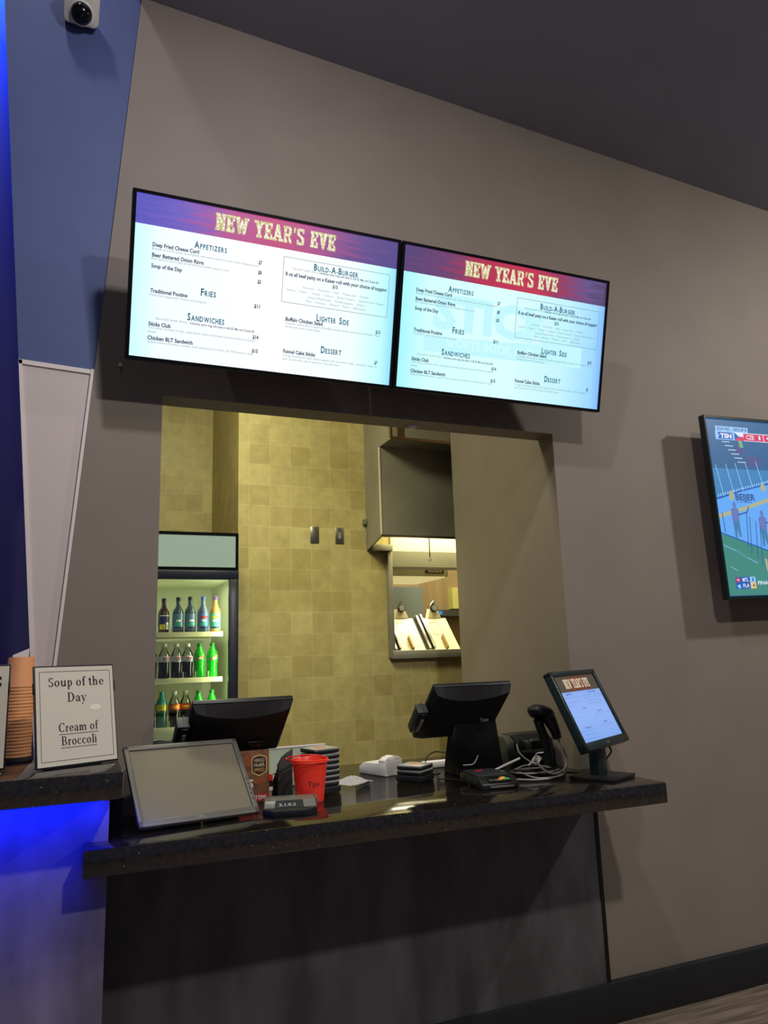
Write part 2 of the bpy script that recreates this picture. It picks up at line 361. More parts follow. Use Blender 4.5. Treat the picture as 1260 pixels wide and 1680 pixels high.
def serif_glyph(c):
    T, t, s_ = .15, .052, .045
    X = .62
    def stem(x, z0, z1, foot=True, head=None):
        o = [rect(x, z0, x+T, z1)]
        if foot: o.append(rect(x-.07, z0, x+T+.07, z0+s_))
        if head == 'flag': o.append(poly((x-.09, z1-.07), (x+T, z1-.09), (x+T, z1), (x, z1)))
        if head == 'slab': o.append(rect(x-.07, z1-s_, x+T+.07, z1))
        return o
    g = {
     'S': ([ring(.28, .72, .22, .25, 25, 265, T*.9, t), ring(.3, .245, .25, .26, -155, 95, T, t), rect(.46, .7, .49, .97), rect(.04, -.01, .07, .28)], .62),
     'o': ([ring(.29, X/2, .27, X/2+.015, 0, 360, T, t, 28)], .62),
     'u': (stem(.08, .15, X, False, 'flag') + [ring(.27, .2, .19, .215, 180, 345, T, t+.02)] + stem(.42, 0, X, False, 'flag') + [rect(.42, 0, .62, s_)], .68),
     'p': (stem(.09, -.32, X, True, 'flag') + [ring(.31, X/2, .25, X/2+.015, -130, 130, T, t, 24)], .64),
     'f': (stem(.12, 0, .8) + [ring(.3, .78, .18, .23, 60, 180, T, t+.01), disc(.4, .93, .055), rect(.01, X-s_, .36, X)], .4),
     't': ([rect(.1, .12, .1+T, .8), ring(.24, .14, .14, .155, 180, 330, T, t), rect(0, X-s_, .34, X), poly((.0, X), (.1, X), (.1+T, .82), (.1, .8))], .4),
     'h': (stem(.08, 0, 1, True, 'flag') + [ring(.34, .42, .22, .215, 0, 165, T, t+.03)] + stem(.56-T, 0, .44), .72),
     'e': ([ring(.28, X/2, .26, X/2+.015, 0, 325, T, t, 26), rect(.1, X/2+.0, .53, X/2+.04)], .58),
     'D': (stem(.1, 0, 1, True, 'slab') + [ring(.3, .5, .46, .5, -90, 90, T+.02, t, 24), rect(.1, 0, .32, t), rect(.1, 1-t, .32, 1)], .84),
     'a': ([rect(.34, .06, .34+T, .46), ring(.25, .44, .205, .2, 0, 160, T*.9, t), ring(.22, .17, .19, .185, 60, 330, T*.9, t), disc(.09, .47, .05), rect(.36, 0, .56, s_+.02)], .58),
     'y': ([poly((.05, X), (.05+T, X), (.36, .05), (.27, -.02)), poly((.5, X), (.54, X), (.24, -.24), (.18, -.24)), disc(.13, -.24, .06), rect(-.03, X-s_, .25, X), rect(.4, X-s_, .64, X)], .62),
     'C': ([ring(.42, .5, .4, .51, 42, 318, T+.02, t, 28), rect(.7, .72, .73, .98)], .8),
     'r': (stem(.08, 0, X, True, 'flag') + [ring(.3, .42, .14, .2, 70, 170, t+.02, t+.04), disc(.36, .55, .06)], .46),
     'm': (stem(.08, 0, X, True, 'flag') + [ring(.31, .42, .2, .215, 0, 165, T, t+.03)] + stem(.51-T, 0, .44) + [ring(.69, .42, .2, .215, 0, 165, T, t+.03)] + stem(.89-T, 0, .44), 1.05),
     'B': (stem(.1, 0, 1, True, 'slab') + [ring(.36, .745, .25, .255, -90, 90, T, t), ring(.38, .265, .29, .265, -90, 90, T, t), rect(.1, 1-t, .38, 1), rect(.1, .49, .4, .53), rect(.1, 0, .4, t)], .74),
     'c': ([ring(.28, X/2, .26, X/2+.015, 45, 320, T, t, 24), disc(.43, .5, .05)], .55),
     'l': (stem(.08, 0, 1, True, 'flag'), .3),
     'i': (stem(.08, 0, X, True, 'flag') + [disc(.13, .84, .07)], .3),
    }
    return g[c]
def serif_text(body, cx, z, h, width):
    out = []; x = 0
    for c in body:
        if c == ' ': x += .32; continue
        g, w = serif_glyph(c); out += xform(g, x, 0, 1, 1); x += w+.03
    a, b = bounds(out); k = width/(b-a)
    return xform(out, cx-width/2-a*k, z, k, h)

# ================================================================ the setting
struct(B('floor', (-5, -7, -.05), (8, 3.6, 0), pm('grey_wood_plank_floor', (120, 106, 92), .35, var=.35, vscale=5, stretch=(.6, 9, 1))))
def ceil_z(x): return 4.335-.064*x
struct(MB().prism([(-5, 5.6), (.0, 5.6), (.0, ceil_z(.04)), (8, ceil_z(8)), (8, ceil_z(8)+.1), (.1, 4.5), (.1, 5.7), (-5, 5.7)], -7, .12).build('ceiling', M_CEIL))
def edge_x(z): return -.2905+.0712*z
wf = MB()
for pts in ([(edge_x(.0), 0), (.147, 0), (.147, 4.6), (edge_x(4.6), 4.6)], [(.147, 2.554), (1.953, 2.554), (1.953, 4.6), (.147, 4.6)],
            [(1.953, 0), (8, 0), (8, 4.6), (1.953, 4.6)], [(.147, 0), (1.953, 0), (1.953, .936), (.147, .936)]):
    wf.prism(pts, 0, .12)
struct(wf.build('wall_front', M_WALL))
struct(B('wall_right', (1.953, .12, 0), (2.07, 1.04, 3.6), M_WALL))
def lp_x(z): return -.2657-(z-1.54)*.0895
struct(MB().prism([(lp_x(4.6), 4.6), (edge_x(4.6), 4.6), (edge_x(2.61), 2.61), (lp_x(2.62), 2.62)], .0102, .03).build('wall_left', M_PANELGREY))
struct(MB().prism([(lp_x(2.64), 2.64), (edge_x(2.63), 2.63), (edge_x(1.05), 1.05), (lp_x(1.05), 1.05)], .010, .03).build('wall_recess', M_WHITEPANEL))
def strip(p, q, w): return [(p[0], p[1]), (q[0], q[1]), (q[0]+w, q[1]), (p[0]+w, p[1])]
struct(MB().prism(strip((lp_x(1.0), 1.0), (lp_x(2.64), 2.64), .012), .004, .010).build('trim_1', M_WHITETRIM))
struct(MB().prism([(lp_x(2.64), 2.625), (edge_x(2.63)-.012, 2.613), (edge_x(2.63)-.012, 2.630), (lp_x(2.64), 2.642)], .004, .010).build('trim_2', M_WHITETRIM))
struct(MB().prism(strip((edge_x(1.0)-.012, 1.0), (edge_x(2.63)-.012, 2.63), .011), -.002, .010).build('trim_3', M_WHITETRIM))
struct(B('wall_far', (-5, .35, 0), (.14, .45, 5.5), M_NAVY))
struct(MB().prism([(edge_x(0), .0), (8, 0), (8, .155), (edge_x(0), .155)], -.032, 0, bev=.004).build('baseboard_front', M_BASE))
# kitchen shell
wb = MB()
for a, b in (((.743, 0), (1.70, 3.6)), ((1.70, 0), (2.4, 1.515)), ((1.70, 2.2), (2.4, 3.6)), ((2.4, 0), (4.2, 3.6))):
    wb.box((a[0], 1.5, a[1]), (b[0], 1.6, b[1]))
struct(wb.build('wall_back', M_TILE))
struct(B('wall_alcove_back', (-.9, 2.45, 0), (.843, 2.55, 3.6), M_TILE))
struct(B('wall_alcove_side', (.743, 1.6, 0), (.843, 2.45, 3.6), M_TILESIDE))
struct(B('wall_kitchen_left', (-.9, .75, 0), (-.8, 2.45, 3.6), M_TILESIDE))
struct(MB().box((.15, .12, 3.6), (4.4, .75, 3.7)).box((-.9, .75, 3.6), (4.4, 3.6, 3.7)).build('ceiling_kitchen', M_KCEIL))
struct(B('wall_cook_room_back', (.85, 3.2, 0), (4.3, 3.3, 3.6), pm('cook_room_tan', (138, 118, 84), .6, var=.1, vscale=3, stretch=(8, 1, .3))))
struct(B('wall_cook_room_right', (4.2, 1.5, 0), (4.3, 3.2, 3.6), M_STEELDULL))

# ================================================================ counters
t = thing('service_counter', 'long black speckled granite service counter with mottled dark front under the opening', 'counter', (.95, -.2, 0))
def loc(o, *p): return tuple(p[i]-o.location[i] for i in range(3))
def shift(o): return Matrix.Translation(-Vector(o.location))
MB().prism([(-.08, -.455), (2.034, -.455), (2.034, -.001), (1.951, -.001), (1.951, .75), (.149, .75), (.149, -.001), (-.006, -.001), (-.006, -.347), (-.08, -.347)], .936, 1.013, 0, shift(t), 'XY', bev=.006).build('countertop', M_GRANITE, t)
MB().box((-.004, -.02, .155), (2.006, -.001, .936), 0, shift(t)).build('front_panel', M_SLATE, t)
MB().box((2.006, -.024, .155), (2.022, -.001, .936), 0, shift(t)).build('edge_strip', M_GLOSSBLACK, t)
t = thing('bar_counter', 'raised bar at the left with black top and blue-lit front', 'bar counter', (-.9, -.2, 0))
MB().prism([(-2.2, -.555), (.018, -.555), (.018, -.1), (-.0, -.06), (-2.2, -.06)], 1.157, 1.236, 0, shift(t), 'XY', bev=.012).build('bar_top', M_GRANITE, t)
MB().box((-2.2, -.347, 0), (-.0085, -.06, 1.157), 0, shift(t)).build('front_panel', M_BARPANEL, t)
MB().box((-.0085, -.30, 1.014), (.034, -.06, 1.157), 0, shift(t)).build('end_shade_block', pm('dead_black', (4, 4, 5), .9, spec=.05), t)  # added near-black block standing in for the shade beside the bar end
M_LED = screen_mat('blue_led', (0, 20, 255), 6)
MB().box((-2.0, -.505, 1.150), (-.03, -.497, 1.157), 0, shift(t)).build('led_strip', M_LED, t)
area('bar_led_glow', (-.55, -.42, 1.148), (-.55, -.37, .80), 1.05, 8, (.0, .012, 1), .01)

# ================================================================ menu screens
HDR = [(0, (88, 84, 190)), (.16, (112, 92, 190)), (.34, (178, 82, 148)), (.5, (190, 70, 122)), (.66, (168, 74, 140)), (.85, (98, 72, 140)), (1, (84, 70, 140))]
HDR2 = [(0, (84, 62, 118)), (.2, (112, 64, 112)), (.36, (178, 50, 84)), (.6, (196, 52, 82)), (.75, (150, 56, 96)), (.9, (98, 78, 138)), (1, (80, 62, 104))]
BOD1 = [(0, (205, 255, 255)), (.1, (246, 254, 255)), (.5, (255, 254, 255)), (.82, (244, 255, 255)), (.95, (196, 255, 255)), (1, (150, 226, 255))]
BOD2 = [(0, (166, 248, 255)), (.12, (212, 255, 255)), (.5, (222, 255, 255)), (.8, (196, 244, 255)), (.95, (160, 218, 255)), (1, (132, 186, 255))]
M_TEAL = screen_mat('menu_heading_teal', (22, 118, 150), .8)
M_MTXT = screen_mat('menu_item_text', (38, 62, 112), .7)
M_MFINE = screen_mat('menu_fine_print', (140, 178, 196), .8)
M_GOLD = screen_mat('menu_title_gold', (226, 224, 170), 1)
def bulbs(m):
    nt = m.node_tree; N = nt.nodes; L = nt.links; b = N['Principled BSDF']
    tc = N.new('ShaderNodeTexCoord'); vo = N.new('ShaderNodeTexVoronoi'); vo.inputs['Scale'].default_value = 110; L.new(tc.outputs['Object'], vo.inputs['Vector'])
    rp = N.new('ShaderNodeValToRGB'); e = rp.color_ramp.elements; L.new(vo.outputs['Distance'], rp.inputs[0])
    e[0].position, e[0].color = .25, lin((255, 252, 232)) + (1,); e[1].position, e[1].color = .8, lin((186, 188, 112)) + (1,)
    L.new(rp.outputs[0], b.inputs['Emission Color'])
bulbs(M_GOLD)
M_GOLDEDGE = screen_mat('menu_title_edge', (232, 200, 150), .8)
M_WMARK = screen_mat('menu_watermark', (194, 248, 255), 1)
M_WMARK2 = screen_mat('menu_watermark_letters', (212, 252, 255), 1)
def fine(x0, z, x1, body, h=.0088): return text(body, x0, z, h, x1)
def menu_screen(label, x, hdr, bod, marks, nm):
    t = thing('menu_screen', label, 'menu screen', (x, -.20, 2.610), 0, 'menu screens over the counter opening')
    T = plane_m((0, 0, 0), 0, -.2569) @ Matrix.Scale(.944, 4)
    w, h = 1.102, .637
    MB().box((0, .004, 0), (w, .035, h), 0, T, bev=.004).box((.18, .035, .1), (w-.18, .062, h-.14), 0, T, bev=.01).build('casing', M_BLACK, t)
    f = MB()
    for a, b in (((0, 0), (w, .012)), ((0, h-.012), (w, h)), ((0, .012), (.015, h-.012)), ((w-.013, .012), (w, h-.012))):
        f.box((a[0], -.004, a[1]), (b[0], .006, b[1]), 0, T)
    f.box((w*.5-.012, -.0045, .002), (w*.5+.012, -.003, .009), 0, T)
    f.build('bezel', M_GLOSSBLACK, t)
    MB().box((.36, .03, .18), (.68, .199, .36)).box((.50, .17, .10), (.54, .199, .44)).build('wall_mount', M_BLACK2, t)
    s = MB(); s.flat([rect(.015, .012, w-.013, .512)], -.001, 0, T); s.build('screen', gradient_screen('menu_body_'+nm, bod), t)
    s = MB(); s.flat([rect(.015, .512, w-.013, h-.012)], -.001, 0, T); s.build('header', gradient_screen('menu_header_'+nm, hdr, noise=.35), t)
    a = MB()
    if marks:
        k = 1 if marks == 2 else .0
        a.flat([poly((.13, .183), (.97, .199), (.97, .296), (.13, .246))], .0004, 0, T)
        if marks == 2:
            a.flat(text('STICKS', .17, .295, .14, .90, bold=.05), .0004, 0, T)
            a.flat(text('SPORTS BOOK AND', .242, .214, .040, .706, bold=.03), .0007, 1, T)
        a.build('watermark', [M_WMARK, M_WMARK2], t)
    a = MB(); a.flat(slab_text("NEW YEAR'S EVE", .311, .537, .068, .808), .0004, 1, T)
    a.flat(slab_text("NEW YEAR'S EVE", .3145, .5400, .063, .8055), .0008, 0, T); a.build('title', [M_GOLD, M_GOLDEDGE], t)
    H = []; I = []; F = []
    for b, x0, z, hh, x1 in (('Appetizers', .236, .455, .025, .362), ('Fries', .27, .276, .027, .329), ('Sandwiches', .224, .174, .027, .367),
                             ('Build-A-Burger', .721, .447, .026, .916), ('Lighter Side', .745, .243, .027, .887), ('Dessert', .772, .114, .027, .862)):
        H += smallcaps(b, x0, z, hh, x1)
    for b, x0, z, x1 in (('Deep Fried Cheese Curd', .081, .434, .255), ('Beer Battered Onion Rings', .081, .395, .275), ('Soup of the Day', .08, .354, .195), ('Traditional Poutine', .081, .260, .22),
                         ('Sticks Club', .08, .134, .163), ('Chicken BLT Sandwich', .079, .081, .249), ('8 oz all beef patty on a Kaiser roll with your choice of topping', .603, .408, 1.049),
                         ('Buffalo Chicken Salad', .614, .226, .773), ('Funnel Cake Sticks', .612, .095, .748), ('$7', .490, .433, .505), ('$8', .490, .394, .505), ('$5', .490, .357, .505),
                         ('$11', .482, .259, .506), ('$14', .483, .135, .507), ('$15', .483, .080, .507), ('$15', .806, .386, .829), ('$15', 1.011, .225, 1.033), ('$7', 1.014, .094, 1.028)):
        I += text(b, x0, z, .0145, x1, bold=.03)
    I += text('Substitute onion rings side salad or chili $3. Mac and Cheese $4', .745, .4355, .0095, 1.009, bold=.01)
    I += text('Substitute onion rings side salad or chili $3. Mac and Cheese $4', .235, .159, .0095, .488, bold=.01)
    for x0, z, x1, b in ((.08, .422, .489, 'Breaded curd fried cheese served golden with sweet mustard or your choice of dipping sauce'), (.08, .384, .374, 'Beer battered onion rings served with horseradish mayo or ranch'),
                         (.08, .247, .294, 'French fries topped with cheese curds and gravy'), (.106, .160, .225, 'Served with fries'), (.08, .123, .492, 'Your choice of turkey or ham, crispy bacon, lettuce and tomato served on thick cut toasted'),
                         (.08, .108, .108, 'bread'), (.079, .069, .489, 'Grilled chicken with lettuce, tomato, onion and bacon on a Kaiser roll. With mayo or ranch'),
                         (.632, .436, .738, 'Served with fries'), (.614, .213, 1.034, 'Chopped romaine lettuce topped with buffalo breaded chicken, tomatoes, and cheddar cheese.'), (.614, .199, .765, 'Served with ranch or blue cheese'),
                         (.612, .081, 1.029, 'Crispy fried funnel cake sticks topped with powdered sugar, cinnamon sugar or'), (.612, .067, .857, 'plain. Served with a side of caramel or chocolate sauce'),
                         (.679, .366, .971, 'American  -  Provolone  -  Swiss  -  Pepper Jack  -  Cheddar'), (.611, .348, 1.042, 'Lettuce  -  Onion  -  Tomato  -  Lettuce  -  Banana Peppers  -  Sauteed Green Peppers'),
                         (.701, .330, .953, 'Sauteed Mushrooms  -  Pickled Jalapeno  -  Pickles'), (.695, .314, .956, 'Mayo  -  Ketchup  -  Mustard  -  Relish  -  BBQ Sauce')):
        F += fine(x0, z, x1, b)
    F += outline(.592, .299, 1.06, .483, .0022)
    a = MB(); a.flat(H, .0010, 0, T); a.flat(I, .0010, 1, T); a.flat(F, .0010, 2, T); a.build('lettering', [M_TEAL, M_MTXT, M_MFINE], t)
    return t
menu_screen('left wall menu screen headed NEW YEAR\'S EVE, nearest the white panel', -.0071, HDR, BOD1, 0, 'left')
menu_screen('right wall menu screen headed NEW YEAR\'S EVE, with pale watermark behind its text', 1.038, HDR2, BOD2, 2, 'right')

# ================================================================ hockey television on the right wall
t = thing('television', 'large wall television showing an ice hockey game, cut by the right edge', 'television', (2.8002, -.14, 1.7488))
T = plane_m((0, 0, 0), 0, .0, .026)
w, h = 1.66, .936
MB().box((0, .004, 0), (w, .03, h), 0, T, bev=.002).box((.1, .03, .12), (w-.1, .075, h-.16), 0, T, bev=.01).build('casing', M_BLACK, t)
f = MB()
for a, b in (((0, 0), (w, .014)), ((0, h-.014), (w, h)), ((0, .014), (.010, h-.014)), ((w-.01, .014), (w, h-.014))): f.box((a[0], -.008, a[1]), (b[0], .002, b[1]), 0, T)
f.build('bezel', pm('tv_bezel', (22, 40, 44), .3), t)
MB().box((.6, .075, .25), (1.0, .138, .65), 0, T).build('wall_mount', M_BLACK2, t)
K = .62
def sm(n, c): return screen_mat('hockey_'+n, c, 1)
hm = [sm('stands', (58, 104, 150)), sm('glass', (70, 134, 188)), sm('ice', (102, 170, 246)), sm('lower_stands', (70, 138, 128)), sm('pale', (150, 200, 248)), sm('red', (214, 60, 104)),
      sm('blue', (40, 92, 180)), sm('yellow', (172, 178, 140)), sm('dark', (52, 84, 144)), sm('white', (222, 232, 250)), sm('maroon', (84, 92, 144)), sm('green', (112, 180, 130)), sm('orange', (236, 196, 116)), sm('teal', (84, 148, 150)), sm('player', (106, 122, 186)), sm('player_legs', (70, 128, 172))]
s = MB()
s.flat([rect(.010, .014, w-.01, h-.014)], -.0005, 0, T)
s.flat([rect(.010, .49, w-.01, .66)], .0, 1, T)                                               # glass band above the boards
s.flat([poly((.010, .33), (.33, .235), (.75, .1), (w-.01, .05), (w-.01, .80), (.75, .655), (.39, .585), (.2, .545), (.010, .495))], .0004, 2, T)
s.flat([poly((.010, .018), (w-.01, .018), (w-.01, .05), (.75, .1), (.33, .235), (.010, .33))], .0008, 3, T)
s.flat([poly((.010, .40), (.2, .445), (.38, .495), (.75, .565), (.75, .585), (.38, .515), (.2, .465), (.010, .42))], .0012, 7, T)
s.flat([line2((.01, .498), (.2, .548), .008), line2((.2, .548), (.39, .588), .008), line2((.39, .588), (.75, .656), .008)], .0012, 6, T)
s.flat([line2((x, .50+x*.23), (x-.03, .67+x*.1), .004) for x in (.07, .14, .205, .275, .35, .45, .55, .7)] + [rect(x, .505+x*.23, x+.007, .518+x*.23) for x in [.03+.016*i for i in range(40)]], .0012, 4, T)
s.flat([line2((.012, .33), (.33, .235), .006), line2((.33, .235), (.75, .1), .006)], .0012, 6, T)
s.flat([rect(.26, .68, .36, .73), poly((.19, .74), (.25, .74), (.25, .80), (.21, .80))], .0008, 10, T)
s.flat([rect(.105+.018*i, .80-.021*i, .16+.018*i, .8035-.021*i) for i in range(6)], .0012, 9, T)
s.flat([poly((.225, .775), (.25, .775), (.243, .815), (.218, .815))], .0014, 11, T)
s.flat([rect(.073, .856, .298, .884)], .0012, 4, T); s.flat([rect(.068, .812, .262, .856)], .0012, 4, T)
s.flat(text('2024 WJC - GROUP B', .082, .862, .016, .288, bold=.02), .0016, 8, T)
s.flat([poly((.082, .816), (.186, .816), (.186, .852), (.082, .852), (.094, .834))], .0016, 6, T)
s.flat(text('TSN', .10, .822, .022, .178, bold=.05), .0020, 9, T)
s.flat([rect(.198, .812, .262, .834)], .0016, 5, T); s.flat([rect(.198, .834, .262, .856)], .0016, 9, T); s.flat([poly((.198, .812), (.228, .834), (.198, .856))], .0020, 6, T)
s.flat([rect(.262, .812, .60, .856)], .0014, 9, T); s.flat([rect(.262, .815, .40, .852)], .0018, 5, T); s.flat([rect(.405, .815, .60, .852)], .0018, 5, T)
s.flat(text('CZE', .280, .823, .022, .335, bold=.02), .0022, 9, T); s.flat(text('1', .368, .823, .022, .38, bold=.02), .0022, 9, T)
s.flat([rect(.425, .830, .455, .838), rect(.436, .822, .444, .846)], .0022, 9, T)
s.flat([rect(.105, .497, .135, .542)], .0016, 7, T); s.flat(xform(text('BEIJER', 0, 0, .032, .135, bold=.03), .145, .497, 1, 1, .0), .0016, 8, T); s.flat(text('BYGGMATERIAL', .15, .483, .009, .255), .0016, 8, T)
s.flat([disc(.345, .567, .017, .022)], .0016, 7, T)
for (px, pz, q) in ((.125, .33, 1), (.305, .29, 1)):                                            # two skaters on the ice
    s.flat([poly((px-.022, pz+.06), (px+.024, pz+.055), (px+.03, pz+.115), (px+.006, pz+.132), (px-.024, pz+.118)), disc(px+.004, pz+.142, .012, .015)], .0016, 14, T)
    s.flat([poly((px-.02, pz+.06), (px+.022, pz+.055), (px+.026, pz-.02), (px+.012, pz-.022), (px+.004, pz+.02), (px-.004, pz-.03), (px-.016, pz-.03))], .0018, 15, T)
    s.flat([line2((px+.02, pz+.09), (px+.085, pz+.105), .006), line2((px+.085, pz+.105), (px+.1, pz+.135), .006)], .0020, 8, T)
s.flat([line2((x, .43-.02*i), (x-.02, .255-.03*i), .0045) for i, x in enumerate((.205, .222, .26, .285, .34))], .0020, 8, T)
s.flat([line2((.04, .43), (.045, .33), .005)], .0020, 8, T)
s.flat([line2((.02, .268), (.10, .238), .003), line2((.165, .205), (.235, .175), .003), line2((.05, .16), (.09, .14), .003)], .0014, 4, T)
s.flat([poly((.102, .247), (.162, .214), (.162, .198), (.102, .231))], .0014, 13, T)
s.flat([poly((.285, .20), (.30, .195), (.305, .13), (.29, .135))], .0014, 7, T)
s.flat([rect(.067, .05, .20, .108)], .0014, 6, T); s.flat([rect(.067, .079, .1, .108)], .0018, 10, T); s.flat([disc(.084, .093, .014, .010)], .0022, 5, T); s.flat([rect(.077, .0905, .091, .0955)], .0024, 9, T)
s.flat([poly((.073, .066), (.095, .072), (.098, .056), (.085, .05))], .0018, 4, T)
s.flat(text('MTL', .113, .085, .018, .155, bold=.02), .0018, 9, T); s.flat(text('FLA', .113, .056, .018, .155, bold=.02), .0018, 9, T)
s.flat([rect(.163, .079, .2, .108)], .0018, 4, T); s.flat([rect(.163, .05, .2, .079)], .0018, 12, T)
s.flat(text('1', .178, .085, .018, .186, bold=.02), .0022, 8, T); s.flat(text('4', .176, .056, .018, .190, bold=.02), .0022, 8, T); s.flat(text('FINAL', .215, .068, .018, .30, bold=.02), .0018, 9, T)
s.build('screen', hm, t)

# ================================================================ dome camera
t = thing('dome_camera', 'white security camera with dark dome high on the slate panel', 'security camera', (-.2135, .009, 4.112))
H = Matrix.Translation((0, -.084, .021)) @ Matrix.Rotation(math.radians(48), 4, 'X')
MB().prism([(-.068, -.052), (-.054, -.066), (.052, -.066), (.066, -.052), (.068, .06), (.056, .070), (-.058, .070), (-.068, .058)], 0, .062, 0, H, bev=.009).build('housing', M_WHITE, t)
MB().cyl((0, -.05, .06), (0, 0, .06), .045, n=24).build('wall_bracket', M_WHITE, t)
T = H @ Matrix.Translation((.0, .002, -.022)) @ Matrix.Rotation(PI/2, 4, 'X')
MB().lathe([(.042, 0), (.041, .008), (.036, .020), (.027, .031), (.013, .038), (.002, .040)], 0, T, 24).build('dome', M_GLOSSBLACK, t)
MB().lathe([(.047, -.002), (.047, .005), (.041, .008)], 0, T, 24, cap=False).build('ring', M_WHITE, t)
# tiny fixing screw on the front wall and fittings by the hood are built further down

# ================================================================ drinks fridge
t = thing('drinks_fridge', 'tall black glass-door drinks fridge with a blank lit sign, behind the opening', 'fridge', (.35, 1.66, 0))
S = shift(t)
c = MB()
c.box((-.02, 2.00, .12), (.705, 2.05, 2.235), 0, S); c.box((-.02, 1.31, .12), (.01, 2.0, 2.235), 0, S); c.box((.675, 1.31, .12), (.705, 2.0, 2.235), 0, S)
c.box((-.02, 1.31, 2.0), (.705, 2.0, 2.235), 0, S); c.box((-.02, 1.31, .12), (.705, 2.0, .3), 0, S); c.build('cabinet', M_BLACK, t)
MB().box((-.005, 1.303, 2.045), (.69, 1.312, 2.222), 0, S).build('sign_panel', screen_mat('fridge_sign', (160, 180, 156), .8), t)
MB().box((-.02, 1.298, 2.225), (.706, 1.315, 2.24), 0, S).box((.692, 1.298, 2.03), (.706, 1.315, 2.225), 0, S).box((-.02, 1.298, 2.033), (.692, 1.315, 2.045), 0, S).build('sign_frame', M_GLOSSBLACK, t)
d = MB()
d.box((-.02, 1.28, 1.975), (.705, 1.308, 2.024), 0, S, bev=.003); d.box((.652, 1.28, .32), (.705, 1.308, 1.975), 0, S, bev=.003); d.box((-.02, 1.28, .32), (.03, 1.308, 1.975), 0, S); d.box((-.02, 1.28, .25), (.705, 1.308, .32), 0, S)
dd = d.build('door', pm('fridge_door_navy', (26, 30, 48), .35), t)
MB().box((.03, 1.292, .32), (.652, 1.296, 1.975), 0, S).build('door_glass', M_GLASS, dd)
MB().box((-.02, 1.296, 2.0235), (.705, 1.30, 2.0275), 0, S).build('chrome_strip', M_CHROME, dd)
M_FRI = pm('fridge_liner', (206, 214, 190), .6)
MB().box((.012, 1.985, .3), (.673, 1.998, 2.0), 0, S).box((.6725, 1.345, .3), (.6765, 1.985, 2.0), 0, S).box((.012, 1.36, .3), (.02, 1.985, 2.0), 0, S).box((.012, 1.36, 1.985), (.673, 1.985, 1.999), 0, S).build('liner', M_FRI, t)
for z in (1.675, 1.430, 1.176):
    s = MB(); s.box((.02, 1.358, z), (.632, 1.95, z+.012), 0, S); s.box((.02, 1.348, z-.008), (.632, 1.36, z+.018), 0, S, bev=.002)
    sh = s.build('shelf', pm('fridge_shelf', (226, 222, 176), .5), t)
    for x in (.284, .355, .422, .487, .556): MB().box((x-.002, 1.352, z+.012), (x+.002, 1.368, z+.05), 0, S).build('divider', M_WHITE, sh)
MB().box((.660, 1.312, .4), (.669, 1.326, 1.94), 0, S).build('light_tube', screen_mat('fridge_tube', (255, 250, 190), 5), t)
area('fridge_side_light', (.655, 1.322, 1.45), (.35, 1.50, 1.45), .03, 3.4, (1, .96, .62), 1.0)
area('fridge_top_light', (.33, 1.5, 1.97), (.33, 1.55, 0), .5, 1.6, (1, .97, .70), .2)
